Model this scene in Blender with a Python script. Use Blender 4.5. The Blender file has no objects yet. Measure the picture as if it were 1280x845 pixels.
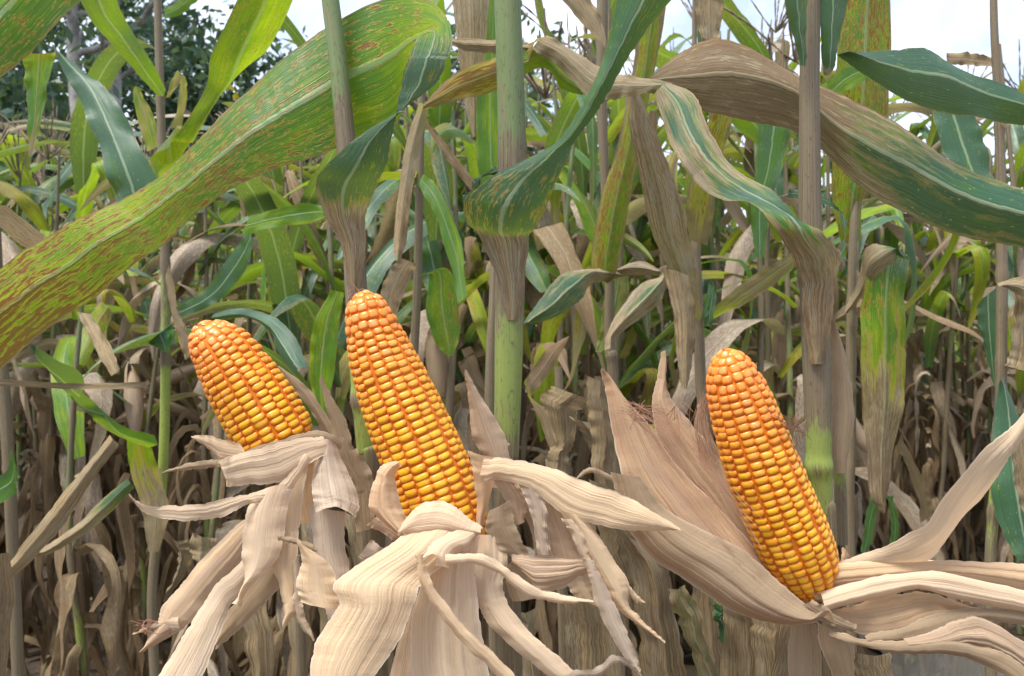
import bpy, math, random
import numpy as np
from mathutils import Vector, Matrix

# ------------------------------------------------------------------ camera, world, light, exposure
scene = bpy.context.scene
COL = scene.collection
FPX, CX, CY, CAMZ = 1005.0, 640.0, 422.5, 1.10
cam_d = bpy.data.cameras.new('camera')
cam = bpy.data.objects.new('camera', cam_d)
COL.objects.link(cam)
cam.location = (0, 0, CAMZ)
cam.rotation_euler = (math.radians(90), 0, 0)
cam_d.sensor_width = 36.0
cam_d.lens = 36.0 * FPX / 1280.0
cam_d.clip_start = 0.02
cam_d.clip_end = 600.0
cam_d.dof.use_dof = True
cam_d.dof.focus_distance = 0.52
cam_d.dof.aperture_fstop = 20.0
scene.camera = cam
scene.view_settings.view_transform = 'Standard'
scene.view_settings.look = 'None'
scene.view_settings.exposure = 1.22
scene.view_settings.gamma = 1.0
SUN_EL, SUN_ROT = math.radians(66), math.radians(232)

world = bpy.data.worlds.new('World')
scene.world = world
world.use_nodes = True
wn, wl = world.node_tree.nodes, world.node_tree.links
wn.clear()
w_out = wn.new('ShaderNodeOutputWorld')
w_bg = wn.new('ShaderNodeBackground')
w_sky = wn.new('ShaderNodeTexSky')
w_sky.sky_type = 'NISHITA'
w_sky.sun_disc = False
w_sky.sun_elevation = SUN_EL
w_sky.sun_rotation = SUN_ROT
w_sky.air_density = 1.0
w_sky.dust_density = 1.5
w_tc = wn.new('ShaderNodeTexCoord')
w_n = wn.new('ShaderNodeTexNoise')
w_n.inputs['Scale'].default_value = 3.2
w_n.inputs['Detail'].default_value = 6
w_n.inputs['Roughness'].default_value = 0.6
w_r = wn.new('ShaderNodeValToRGB')
w_r.color_ramp.elements[0].position = 0.40
w_r.color_ramp.elements[0].color = (0.40,) * 3 + (1,)
w_r.color_ramp.elements[1].position = 0.60
w_r.color_ramp.elements[1].color = (1, 1, 1, 1)
w_m = wn.new('ShaderNodeMix')
w_m.data_type = 'RGBA'
w_m.inputs['B'].default_value = (6.8, 7.5, 8.9, 1)      # bright thin cloud
wl.new(w_tc.outputs['Generated'], w_n.inputs['Vector'])
wl.new(w_n.outputs['Fac'], w_r.inputs['Fac'])
wl.new(w_r.outputs['Color'], w_m.inputs['Factor'])
wl.new(w_sky.outputs['Color'], w_m.inputs['A'])
wl.new(w_m.outputs['Result'], w_bg.inputs['Color'])
w_bg.inputs['Strength'].default_value = 0.092
wl.new(w_bg.outputs['Background'], w_out.inputs['Surface'])

sun_d = bpy.data.lights.new('sun', 'SUN')
sun_d.energy = 3.2
sun_d.angle = math.radians(20)
sun_d.color = (1.0, 0.955, 0.875)
sun = bpy.data.objects.new('sun', sun_d)
COL.objects.link(sun)
_dir = Vector((math.sin(SUN_ROT) * math.cos(SUN_EL), math.cos(SUN_ROT) * math.cos(SUN_EL), math.sin(SUN_EL)))
sun.rotation_euler = _dir.to_track_quat('Z', 'Y').to_euler()

rng = np.random.default_rng(7)
R = random.Random(11)


# ------------------------------------------------------------------ materials
class NT:
    def __init__(self, name):
        self.m = bpy.data.materials.new(name)
        self.m.use_nodes = True
        self.t = self.m.node_tree
        self.t.nodes.clear()
        self.out = self.t.nodes.new('ShaderNodeOutputMaterial')

    def link(self, val, sock):
        if hasattr(val, 'is_output'):
            self.t.links.new(val, sock)
        elif isinstance(val, (tuple, list)) and len(val) == 3 and sock.type == 'RGBA':
            sock.default_value = tuple(val) + (1,)
        else:
            sock.default_value = val

    def math(self, op, a, b=0.0, clamp=False):
        n = self.t.nodes.new('ShaderNodeMath')
        n.operation = op
        n.use_clamp = clamp
        self.link(a, n.inputs[0])
        self.link(b, n.inputs[1])
        return n.outputs[0]

    def mix(self, f, a, b, mode='MIX'):
        n = self.t.nodes.new('ShaderNodeMix')
        n.data_type = 'RGBA'
        n.blend_type = mode
        n.clamp_factor = True
        self.link(f, n.inputs['Factor'])
        self.link(a, n.inputs['A'])
        self.link(b, n.inputs['B'])
        return n.outputs['Result']

    def smooth(self, x, lo, hi, a=0.0, b=1.0):
        n = self.t.nodes.new('ShaderNodeMapRange')
        n.interpolation_type = 'SMOOTHSTEP'
        self.link(x, n.inputs['Value'])
        self.link(lo, n.inputs['From Min'])
        self.link(hi, n.inputs['From Max'])
        self.link(a, n.inputs['To Min'])
        self.link(b, n.inputs['To Max'])
        return n.outputs['Result']

    def noise(self, vec, scale=1.0, detail=2.0, rough=0.5, dist=0.0):
        n = self.t.nodes.new('ShaderNodeTexNoise')
        self.link(vec, n.inputs['Vector'])
        n.inputs['Scale'].default_value = scale
        n.inputs['Detail'].default_value = detail
        n.inputs['Roughness'].default_value = rough
        n.inputs['Distortion'].default_value = dist
        return n.outputs['Fac']

    def attr(self, name):
        n = self.t.nodes.new('ShaderNodeAttribute')
        n.attribute_name = name
        return n.outputs['Fac']

    def uv(self):
        n = self.t.nodes.new('ShaderNodeUVMap')
        n.uv_map = 'UVMap'
        s = self.t.nodes.new('ShaderNodeSeparateXYZ')
        self.t.links.new(n.outputs['UV'], s.inputs[0])
        return s.outputs['X'], s.outputs['Y']

    def objrand(self):
        n = self.t.nodes.new('ShaderNodeObjectInfo')
        return n.outputs['Random'], n.outputs['Color']

    def vec(self, x, y, z=0.0):
        n = self.t.nodes.new('ShaderNodeCombineXYZ')
        self.link(x, n.inputs[0])
        self.link(y, n.inputs[1])
        self.link(z, n.inputs[2])
        return n.outputs[0]

    def coord(self, kind='Object'):
        n = self.t.nodes.new('ShaderNodeTexCoord')
        return n.outputs[kind]

    def bump(self, h, strength=0.3, dist=0.001):
        n = self.t.nodes.new('ShaderNodeBump')
        n.inputs['Strength'].default_value = strength
        n.inputs['Distance'].default_value = dist
        self.link(h, n.inputs['Height'])
        return n.outputs['Normal']

    def surf(self, color, rough=0.5, spec=0.4, normal=None, trans=0.0, tcolor=None, coat=0.0, sss=0.0, sssr=(1, .4, .1)):
        p = self.t.nodes.new('ShaderNodeBsdfPrincipled')
        self.link(color, p.inputs['Base Color'])
        self.link(rough, p.inputs['Roughness'])
        self.link(spec, p.inputs['Specular IOR Level'])
        if coat:
            p.inputs['Coat Weight'].default_value = coat
            p.inputs['Coat Roughness'].default_value = 0.18
        if sss:
            p.inputs['Subsurface Weight'].default_value = sss
            p.inputs['Subsurface Radius'].default_value = sssr
            p.inputs['Subsurface Scale'].default_value = 0.004
        if normal is not None:
            self.link(normal, p.inputs['Normal'])
        res = p.outputs[0]
        if trans:
            tr = self.t.nodes.new('ShaderNodeBsdfTranslucent')
            self.link(tcolor if tcolor is not None else color, tr.inputs['Color'])
            mx = self.t.nodes.new('ShaderNodeMixShader')
            self.link(trans, mx.inputs[0])
            self.t.links.new(res, mx.inputs[1])
            self.t.links.new(tr.outputs[0], mx.inputs[2])
            res = mx.outputs[0]
        self.t.links.new(res, self.out.inputs['Surface'])
        return self.m


def leaf_material():
    n = NT('corn_leaf')
    s, v = n.uv()
    rnd, oc = n.objrand()
    osep = n.t.nodes.new('ShaderNodeSeparateColor')
    n.t.links.new(oc, osep.inputs[0])
    age = n.math('ADD', n.math('SUBTRACT', 1.0, osep.outputs[0]), n.attr('age'), True)
    off = n.math('MULTIPLY', rnd, 37.0)
    dry, tint, rust = n.attr('dry'), n.attr('tint'), n.attr('rust')
    vein = n.noise(n.vec(n.math('MULTIPLY', s, 4.0), n.math('MULTIPLY', v, 55.0), off), 1.0, 2.0, 0.6)
    vein2 = n.noise(n.vec(n.math('MULTIPLY', s, 9.0), n.math('MULTIPLY', v, 150.0), off), 1.0, 1.0)
    blot = n.noise(n.vec(n.math('MULTIPLY', s, 16.0), n.math('MULTIPLY', v, 3.0), off), 1.0, 3.0, 0.6)
    t = n.math('ADD', tint, n.math('MULTIPLY', n.math('SUBTRACT', blot, 0.5), 1.0), True)
    col = n.mix(n.smooth(t, 0.0, 0.42), (0.028, 0.100, 0.055), (0.058, 0.185, 0.010))
    col = n.mix(n.smooth(t, 0.36, 0.85), col, (0.265, 0.385, 0.004))
    col = n.mix(n.smooth(t, 0.80, 1.0), col, (0.42, 0.34, 0.03))
    col = n.mix(n.math('MULTIPLY', n.smooth(vein, 0.38, 0.66), 0.75), col, n.mix(0.6, col, (0.012, 0.045, 0.012)))
    # pale flecks
    fl = n.noise(n.vec(n.math('MULTIPLY', s, 260.0), n.math('MULTIPLY', v, 46.0), off), 1.0, 1.0)
    col = n.mix(n.math('MULTIPLY', n.smooth(fl, 0.70, 0.76), 0.65), col, (0.46, 0.44, 0.13))
    # rust streaks along the veins
    r1 = n.noise(n.vec(n.math('MULTIPLY', s, 84.0), n.math('MULTIPLY', v, 27.0), off), 1.0, 3.0, 0.62, 0.3)
    r2 = n.noise(n.vec(n.math('MULTIPLY', s, 9.0), n.math('MULTIPLY', v, 2.2), off), 1.0, 2.0)
    rr = n.math('ADD', r1, n.math('ADD', n.math('MULTIPLY', r2, 0.35), n.math('MULTIPLY', rust, 0.34)))
    col = n.mix(n.math('MULTIPLY', n.smooth(rr, 0.86, 0.90), 0.8), col, (0.42, 0.34, 0.05))
    rcol = n.mix(vein2, (0.12, 0.040, 0.012), (0.27, 0.10, 0.03))
    col = n.mix(n.smooth(rr, 0.90, 0.95), col, rcol)
    # dry tissue
    d1 = n.noise(n.vec(n.math('MULTIPLY', s, 15.0), n.math('MULTIPLY', v, 6.0), off), 1.0, 5.0, 0.7)
    dd = n.math('ADD', n.math('MULTIPLY', dry, 1.25), n.math('SUBTRACT', d1, 0.85))
    dcol = n.mix(n.smooth(vein, 0.3, 0.7), (0.115, 0.076, 0.038), (0.45, 0.34, 0.185))
    dcol = n.mix(n.smooth(blot, 0.38, 0.66), dcol, n.mix(n.smooth(vein2, .3, .7), (0.18, 0.145, 0.090), (0.42, 0.355, 0.235)))
    dcol = n.mix(n.math('MULTIPLY', age, 0.75), dcol, n.mix(n.smooth(vein, .3, .7), (0.038, 0.026, 0.014), (0.185, 0.132, 0.074)))
    dcol = n.mix(n.math('SUBTRACT', 1.0, osep.outputs[1]), dcol, n.mix(vein2, (0.42, 0.36, 0.285), (0.66, 0.585, 0.48)))
    sp = n.noise(n.vec(n.math('MULTIPLY', s, 120.0), n.math('MULTIPLY', v, 22.0), off), 1.0, 3.0, 0.7)
    dcol = n.mix(n.math('MULTIPLY', n.smooth(sp, 0.56, 0.72), 0.65), dcol, (0.085, 0.050, 0.030))
    dcol = n.mix(n.math('MULTIPLY', n.smooth(rr, 0.66, 0.84), 0.6), dcol, (0.12, 0.066, 0.036))
    col = n.mix(n.math('MULTIPLY', n.smooth(dd, -0.02, 0.06), n.math('ADD', 0.25, n.math('MULTIPLY', t, 0.6), True)), col, (0.40, 0.31, 0.05))
    col = n.mix(n.smooth(dd, 0.03, 0.16), col, dcol)
    # midrib and margin
    va = n.math('ABSOLUTE', n.math('SUBTRACT', v, 0.5))
    rib = n.smooth(va, 0.018, 0.045, 1.0, 0.0)
    col = n.mix(n.math('MULTIPLY', rib, n.math('SUBTRACT', 0.62, n.math('MULTIPLY', t, 0.45), True)), col, n.mix(dry, (0.32, 0.42, 0.26), (0.34, 0.26, 0.17)))
    edge = n.smooth(n.math('ADD', va, n.math('ADD', n.math('MULTIPLY', n.math('SUBTRACT', d1, 0.5), 0.10), n.math('MULTIPLY', rust, 0.012))), 0.484, 0.499)
    col = n.mix(n.math('MULTIPLY', edge, 0.85), col, n.mix(vein2, (0.14, 0.070, 0.030), (0.30, 0.19, 0.10)))
    h = n.math('ADD', n.math('MULTIPLY', vein, 0.6), n.math('ADD', n.math('MULTIPLY', vein2, 0.5), n.math('MULTIPLY', rib, -1.2)))
    tc = n.mix(0.45, col, n.mix(dry, (0.42, 0.58, 0.02), (0.55, 0.38, 0.20)))
    return n.surf(col, n.math('ADD', 0.40, n.math('MULTIPLY', dry, 0.35)), n.math('SUBTRACT', 0.62, n.math('MULTIPLY', n.math('MAXIMUM', t, dry), 0.52), True), n.bump(h, 0.55, 0.0012), n.math('SUBTRACT', n.math('ADD', 0.30, n.math('MULTIPLY', t, 0.18)), n.math('MULTIPLY', dry, 0.18)), tc)


def husk_material(name, pale, dark, grey, pink=None):
    n = NT(name)
    s, v = n.uv()
    rnd, _ = n.objrand()
    off = n.math('MULTIPLY', rnd, 53.0)
    dry = n.attr('dry')
    vein = n.noise(n.vec(n.math('MULTIPLY', s, 6.0), n.math('MULTIPLY', v, 48.0), off), 1.0, 4.0, 0.8)
    vein2 = n.noise(n.vec(n.math('MULTIPLY', s, 6.0), n.math('MULTIPLY', v, 26.0), off), 1.0, 2.0)
    blot = n.noise(n.vec(n.math('MULTIPLY', s, 18.0), n.math('MULTIPLY', v, 3.0), off), 1.0, 4.0, 0.6, 0.4)
    col = n.mix(n.smooth(vein, 0.14, 0.72), dark, pale)
    col = n.mix(n.math('MULTIPLY', n.smooth(vein2, 0.5, 0.8), 0.35), col, dark)
    if pink:
        col = n.mix(n.smooth(blot, 0.40, 0.68), col, n.mix(n.smooth(vein, .3, .7), pink, pale))
    g = n.math('ADD', n.math('MULTIPLY', dry, 1.2), n.math('SUBTRACT', blot, 0.62))
    gcol = n.mix(n.smooth(vein, 0.34, 0.62), grey, n.mix(0.55, grey, pale))
    col = n.mix(n.smooth(g, 0.0, 0.35), col, gcol)
    spk = n.noise(n.vec(n.math('MULTIPLY', s, 210.0), n.math('MULTIPLY', v, 40.0), off), 1.0, 3.0, 0.75)
    spm = n.math('MULTIPLY', n.smooth(spk, 0.60, 0.72), n.math('ADD', 0.12, n.math('MULTIPLY', dry, 0.65)))
    col = n.mix(spm, col, (0.13, 0.085, 0.06))
    ml = n.noise(n.vec(n.math('MULTIPLY', s, 30.0), n.math('MULTIPLY', v, 5.0), n.math('ADD', off, 9.0)), 1.0, 5.0, 0.75)
    col = n.mix(n.math('MULTIPLY', n.smooth(ml, 0.60, 0.70), n.math('MULTIPLY', dry, 0.6)), col, (0.10, 0.075, 0.06))
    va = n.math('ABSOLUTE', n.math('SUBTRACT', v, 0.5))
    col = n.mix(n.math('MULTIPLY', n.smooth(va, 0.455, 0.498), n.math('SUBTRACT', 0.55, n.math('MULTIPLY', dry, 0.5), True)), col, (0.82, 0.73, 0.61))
    cross = n.noise(n.vec(n.math('MULTIPLY', s, 900.0), n.math('MULTIPLY', v, 6.0), off), 1.0, 1.0)
    h = n.math('ADD', n.math('ADD', vein, n.math('MULTIPLY', vein2, 1.5)), n.math('MULTIPLY', cross, 0.25))
    tc = n.mix(0.5, col, (0.66, 0.40, 0.20))
    return n.surf(col, 0.62, 0.22, n.bump(h, 0.55, 0.0012), 0.36, tc)


def stalk_material():
    n = NT('corn_stalk')
    s, v = n.uv()
    rnd, _ = n.objrand()
    off = n.math('MULTIPLY', rnd, 19.0)
    dry, tint = n.attr('dry'), n.attr('tint')
    st = n.noise(n.vec(n.math('MULTIPLY', s, 5.0), n.math('MULTIPLY', v, 80.0), off), 1.0, 4.0, 0.75)
    bl = n.noise(n.vec(n.math('MULTIPLY', s, 22.0), n.math('MULTIPLY', v, 5.0), off), 1.0, 5.0, 0.7)
    col = n.mix(tint, (0.115, 0.165, 0.070), (0.23, 0.29, 0.050))
    col = n.mix(n.math('MULTIPLY', n.smooth(st, 0.4, 0.7), 0.4), col, n.mix(tint, (0.21, 0.25, 0.13), (0.36, 0.40, 0.09)))
    dcol = n.mix(n.smooth(st, 0.30, 0.72), (0.080, 0.060, 0.036), (0.25, 0.20, 0.115))
    dcol = n.mix(n.smooth(bl, 0.45, 0.65), dcol, n.mix(st, (0.10, 0.074, 0.050), (0.22, 0.17, 0.105)))
    g = n.math('ADD', n.math('MULTIPLY', dry, 1.4), n.math('SUBTRACT', bl, 0.92))
    col = n.mix(n.math('MULTIPLY', n.smooth(bl, 0.50, 0.66), 0.45), col, (0.20, 0.17, 0.085))
    fine = n.noise(n.vec(n.math('MULTIPLY', s, 60.0), n.math('MULTIPLY', v, 60.0), off), 1.0, 3.0, 0.7)
    g = n.math('ADD', g, n.math('MULTIPLY', n.math('SUBTRACT', fine, 0.5), 0.9))
    col = n.mix(n.smooth(g, 0.02, 0.16), col, dcol)
    sp = n.noise(n.vec(n.math('MULTIPLY', s, 150.0), n.math('MULTIPLY', v, 30.0), off), 1.0, 3.0, 0.7)
    col = n.mix(n.math('MULTIPLY', n.smooth(sp, 0.57, 0.68), 0.7), col, (0.075, 0.050, 0.035))
    return n.surf(col, 0.55, 0.35, n.bump(n.math('ADD', st, n.math('MULTIPLY', bl, 0.4)), 0.5, 0.0012))


def kernel_material():
    n = NT('corn_kernel')
    rnd, oc = n.objrand()
    sep = n.t.nodes.new('ShaderNodeSeparateColor')
    n.t.links.new(oc, sep.inputs[0])
    ripe = sep.outputs[0]           # how yellow the crown is (paler toward the butt of the cob)
    shade = sep.outputs[1]
    o = n.coord('Object')
    x = n.t.nodes.new('ShaderNodeSeparateXYZ')
    n.t.links.new(o, x.inputs[0])
    rad = n.math('SQRT', n.math('ADD', n.math('POWER', n.math('MULTIPLY', x.outputs[0], 2.0), 2.0),
                                n.math('POWER', n.math('MULTIPLY', x.outputs[1], 2.0), 2.0)))
    nz = n.noise(n.vec(x.outputs[0], x.outputs[1], n.math('MULTIPLY', rnd, 60.0)), 2.2, 2.0)
    rad = n.math('ADD', rad, n.math('MULTIPLY', n.math('SUBTRACT', nz, 0.5), 0.5))
    crown = n.mix(ripe, (0.72, 0.24, 0.036), (0.80, 0.41, 0.016))
    rim = n.mix(ripe, (0.66, 0.165, 0.014), (0.64, 0.21, 0.008))
    col = n.mix(n.smooth(rad, 0.42, 0.98), crown, rim)
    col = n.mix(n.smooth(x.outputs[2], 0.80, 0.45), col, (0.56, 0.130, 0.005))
    col = n.mix(n.math('MULTIPLY', shade, n.smooth(rad, 0.9, 0.2, 0.0, 0.6)), col, (0.86, 0.47, 0.24))
    col = n.mix(n.math('MULTIPLY', n.smooth(rnd, 0.75, 1.0), 0.25), col, (0.72, 0.22, 0.02))
    return n.surf(col, 0.34, 0.42, None, 0.0, None, 0.12, 0.3)


def plain(name, c1, c2, scale, rough=0.8, bump=0.4, bdist=0.01, detail=5.0, kind='Object'):
    n = NT(name)
    o = n.coord(kind)
    a = n.noise(o, scale, detail, 0.65)
    b = n.noise(o, scale * 6.3, 3.0, 0.6)
    col = n.mix(n.smooth(a, 0.32, 0.68), c1, c2)
    col = n.mix(n.math('MULTIPLY', n.smooth(b, 0.45, 0.7), 0.4), col, c1)
    return n.surf(col, rough, 0.25, n.bump(n.math('ADD', a, n.math('MULTIPLY', b, 0.5)), bump, bdist))


def tree_leaf_material(name, c1, c2):
    n = NT(name)
    rnd, _ = n.objrand()
    f = n.noise(n.coord('Object'), 1.7, 3.0)
    g = n.noise(n.coord('Object'), 9.0, 2.0)
    col = n.mix(n.smooth(f, 0.35, 0.65), c1, c2)
    col = n.mix(n.math('MULTIPLY', g, 0.5), col, c1)
    return n.surf(col, 0.5, 0.35, None, 0.3, n.mix(0.4, col, (0.2, 0.28, 0.04)))


M_LEAF = leaf_material()
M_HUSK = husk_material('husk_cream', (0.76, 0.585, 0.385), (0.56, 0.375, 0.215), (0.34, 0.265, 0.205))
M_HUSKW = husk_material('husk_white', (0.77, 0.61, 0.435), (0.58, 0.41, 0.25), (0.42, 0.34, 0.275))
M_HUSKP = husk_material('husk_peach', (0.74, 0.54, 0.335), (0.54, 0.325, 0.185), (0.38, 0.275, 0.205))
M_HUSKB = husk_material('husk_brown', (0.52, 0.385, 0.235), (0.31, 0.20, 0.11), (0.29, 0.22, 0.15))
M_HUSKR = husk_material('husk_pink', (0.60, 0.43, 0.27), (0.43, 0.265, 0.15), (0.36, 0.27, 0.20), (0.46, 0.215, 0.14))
M_STALK = stalk_material()
M_KERNEL = kernel_material()
M_CORE = plain('cob_core', (0.52, 0.125, 0.006), (0.60, 0.165, 0.008), 60, 0.55, 0.3, 0.001)
M_SILK = plain('silk_brown', (0.20, 0.085, 0.050), (0.36, 0.19, 0.115), 40, 0.5, 0.0)
M_TASSEL = plain('tassel_straw', (0.10, 0.075, 0.055), (0.24, 0.18, 0.115), 30, 0.8, 0.0)
M_TWIG = plain('dry_twig', (0.10, 0.085, 0.075), (0.27, 0.235, 0.205), 9, 0.85, 0.3)
M_BARK = plain('grey_bark', (0.13, 0.125, 0.115), (0.36, 0.345, 0.32), 4, 0.9, 0.6, 0.03)
M_TREE1 = tree_leaf_material('tree_leaf_dark', (0.024, 0.062, 0.044), (0.075, 0.135, 0.088))
M_TREE2 = tree_leaf_material('tree_leaf_mid', (0.035, 0.085, 0.030), (0.085, 0.150, 0.045))


def soil_material():
    n = NT('dry_soil')
    o = n.coord('Object')
    a = n.noise(o, 1.3, 5.0, 0.6)
    b = n.noise(o, 24.0, 5.0, 0.7)
    c = n.noise(o, 110.0, 3.0, 0.7)
    col = n.mix(n.smooth(a, 0.35, 0.65), (0.060, 0.042, 0.031), (0.120, 0.088, 0.066))
    col = n.mix(n.math('MULTIPLY', n.smooth(b, 0.45, 0.68), 0.6), col, (0.21, 0.165, 0.125))
    col = n.mix(n.math('MULTIPLY', n.smooth(c, 0.55, 0.7), 0.6), col, (0.045, 0.033, 0.026))
    return n.surf(col, 0.95, 0.15, n.bump(n.math('ADD', b, c), 0.8, 0.012))


M_SOIL = soil_material()


def water_material():
    n = NT('puddle_water')
    m = n.surf((0.20, 0.19, 0.17), 0.03, 1.0, n.bump(n.noise(n.coord('Object'), 14.0, 2.0), 0.03, 0.004), 0.0, None, 1.0)
    n.t.nodes['Principled BSDF'].inputs['IOR'].default_value = 2.6
    return m


M_WATER = water_material()


# ------------------------------------------------------------------ helpers
def P(x, y, d):
    """A photograph pixel (1280 wide) at a distance becomes a point of the place."""
    return np.array(((x - CX) / FPX * d, d, CAMZ - (y - CY) / FPX * d))


def spline(pts, n):
    pts = np.asarray(pts, float)
    k = len(pts)
    if k == 1:
        return np.repeat(pts, n, 0)
    ext = np.vstack([2 * pts[0] - pts[1], pts, 2 * pts[-1] - pts[-2]])
    t = np.linspace(0, k - 1, n)
    i = np.minimum(t.astype(int), k - 2)
    f = (t - i)[:, None]
    p0, p1, p2, p3 = ext[i], ext[i + 1], ext[i + 2], ext[i + 3]
    return 0.5 * (2 * p1 + (p2 - p0) * f + (2 * p0 - 5 * p1 + 4 * p2 - p3) * f ** 2 + (3 * p1 - p0 - 3 * p2 + p3) * f ** 3)


def smooth_noise(rg, n, k):
    """1-D smooth noise of n samples with about k bumps."""
    k = max(2, int(k))
    return spline(rg.uniform(-1, 1, (k + 1, 1)), n)[:, 0]


class Geo:
    """Collects vertices, faces, uv and attributes, to become ONE mesh."""
    def __init__(self):
        self.v, self.f, self.uv, self.at, self.mi, self.n = [], [], [], [], [], 0

    def add(self, v, f, uv, at, mi=0):
        self.v.append(np.asarray(v, float))
        self.f.append(np.asarray(f, int) + self.n)
        self.uv.append(np.asarray(uv, float))
        self.at.append(np.asarray(at, float))
        self.mi += [mi] * len(f)
        self.n += len(v)

    def grid(self, V, s, dry=0.0, tint=0.0, rust=0.0, mi=0, vv=None):
        n, m = V.shape[:2]
        idx = np.arange(n * m).reshape(n, m)
        f = np.stack([idx[:-1, :-1], idx[:-1, 1:], idx[1:, 1:], idx[1:, :-1]], -1).reshape(-1, 4)
        vv = np.linspace(0, 1, m) if vv is None else vv
        uv = np.stack([np.repeat(np.asarray(s)[:, None], m, 1), np.repeat(vv[None], n, 0)], -1).reshape(-1, 2)
        full = lambda a: (np.broadcast_to(np.asarray(a, float) if np.ndim(a) != 1 else np.asarray(a, float)[:, None], (n, m))).reshape(-1)
        at = np.stack([full(dry), full(tint), full(rust)], -1)
        self.add(V.reshape(-1, 3), f, uv, at, mi)

    def tube(self, c, r, sides=10, dry=0.0, tint=0.0, rust=0.0, mi=0, flat=None):
        c = np.asarray(c, float)
        n = len(c)
        r = np.broadcast_to(np.asarray(r, float), (n,))
        t = np.gradient(c, axis=0)
        t /= np.linalg.norm(t, axis=1)[:, None] + 1e-12
        ref = np.array((0.0, 1.0, 0.0)) if abs(t[n // 2][1]) < 0.9 else np.array((1.0, 0, 0))
        a = np.cross(t, ref)
        a /= np.linalg.norm(a, axis=1)[:, None] + 1e-12
        b = np.cross(t, a)
        th = np.linspace(0, 2 * np.pi, sides + 1)
        V = c[:, None] + r[:, None, None] * (np.cos(th)[None, :, None] * a[:, None] + np.sin(th)[None, :, None] * b[:, None])
        s = np.concatenate([[0], np.cumsum(np.linalg.norm(np.diff(c, axis=0), axis=1))])
        self.grid(V, s, dry, tint, rust, mi)

    def sheet(self, A, B, rg, bulge=0.0, ruffle=0.0, pleat=0.0, npleat=5, crumple=0.0, cols=9,
              dry=0.0, tint=0.0, rust=0.0, mi=0, toward=None, nwave=7, edgedry=0.0, fray=0.0, crease=False, cdiv=4, vee=False):
        """A thin leaf or husk between two edge lines, cupped, waved and pleated along its own normal."""
        n = len(A)
        v = np.linspace(0, 1, cols)
        if fray:
            w0 = np.linalg.norm(B - A, axis=1)[:, None] + 1e-6
            for E, F, sg in ((0, 1, 1), (1, 0, -1)):
                j = np.clip(rg.normal(size=n) * .6 + 1.2 * smooth_noise(rg, n, n // 4), -1.2, 2.2) * fray
                D = (B - A) / w0
                if sg > 0:
                    A = A + D * np.minimum(j[:, None], w0 * .25)
                else:
                    B = B - D * np.minimum(j[:, None], w0 * .25)
        V = A[:, None] * (1 - v)[None, :, None] + B[:, None] * v[None, :, None]
        C = 0.5 * (A + B)
        T = np.gradient(C, axis=0)
        T /= np.linalg.norm(T, axis=1)[:, None] + 1e-12
        S = B - A
        wd = np.linalg.norm(S, axis=1)
        N = np.cross(S, T)
        N /= np.linalg.norm(N, axis=1)[:, None] + 1e-12
        for i in range(1, n):
            if np.dot(N[i], N[i - 1]) < 0 and wd[i] < 1e-3:
                N[i] = N[i - 1]
        if toward is not None:
            flip = (N @ np.asarray(toward)) < 0
            N[flip] *= -1
        x = 2 * v - 1
        prof = 1 - np.abs(x) ** (1.2 if vee else 2)
        bulge = np.broadcast_to(np.asarray(bulge, float), (n,))
        H = bulge[:, None] * prof[None]
        fade = np.clip(wd / (wd.max() + 1e-9) * 1.6, 0, 1)
        s = np.concatenate([[0], np.cumsum(np.linalg.norm(np.diff(C, axis=0), axis=1))])
        if ruffle:
            wl_, wr_ = smooth_noise(rg, n, nwave * 2), smooth_noise(rg, n, nwave * 2)
            H = H + ruffle * fade[:, None] * (wl_[:, None] * np.clip(-x, 0, 1)[None] ** 2 + wr_[:, None] * np.clip(x, 0, 1)[None] ** 2)
        if pleat:
            p0, p1 = smooth_noise(rg, cols, npleat * 2), smooth_noise(rg, cols, npleat * 2)
            if crease:
                p0, p1 = 1.3 * np.abs(p0) - .5, 1.3 * np.abs(p1) - .5
            u = np.linspace(0, 1, n)[:, None]
            H = H + pleat * (fade * np.clip(wd / 0.045, 0.12, 1.2))[:, None] * (p0[None] * (1 - u) + p1[None] * u)
        if crumple:
            g = rg.uniform(-1, 1, (max(3, n // cdiv), max(3, cols // (2 if cdiv < 5 else 5))))
            gi = spline(g, n)
            gi = spline(gi.T, cols).T
            H = H + crumple * (fade * np.clip(wd / 0.035, 0.15, 1.2))[:, None] * gi
        V = V + N[:, None] * H[..., None]
        if edgedry or np.ndim(dry) == 1:
            dry = (np.asarray(dry)[:, None] if np.ndim(dry) == 1 else dry) + edgedry * np.abs(x)[None] ** 3 + np.zeros((n, cols))
        self.grid(V, s, dry, np.asarray(tint)[:, None] + np.zeros((n, cols)) if np.ndim(tint) == 1 else tint,
                  np.asarray(rust)[:, None] + np.zeros((n, cols)) if np.ndim(rust) == 1 else rust, mi)

    def mesh(self, name, mats, smooth=True, age=None):
        me = bpy.data.meshes.new(name)
        v = np.vstack(self.v)
        f = np.vstack(self.f)
        me.vertices.add(len(v))
        me.vertices.foreach_set('co', v.ravel())
        k = f.shape[1]
        me.loops.add(f.size)
        me.loops.foreach_set('vertex_index', f.ravel())
        me.polygons.add(len(f))
        me.polygons.foreach_set('loop_start', np.arange(len(f)) * k)
        for m in (mats if isinstance(mats, (list, tuple)) else [mats]):
            me.materials.append(m)
        me.polygons.foreach_set('material_index', np.asarray(self.mi, dtype=np.int32))
        uv = np.vstack(self.uv)
        lay = me.uv_layers.new(name='UVMap')
        lay.data.foreach_set('uv', uv[f.ravel()].ravel())
        at = np.vstack(self.at)
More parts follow.
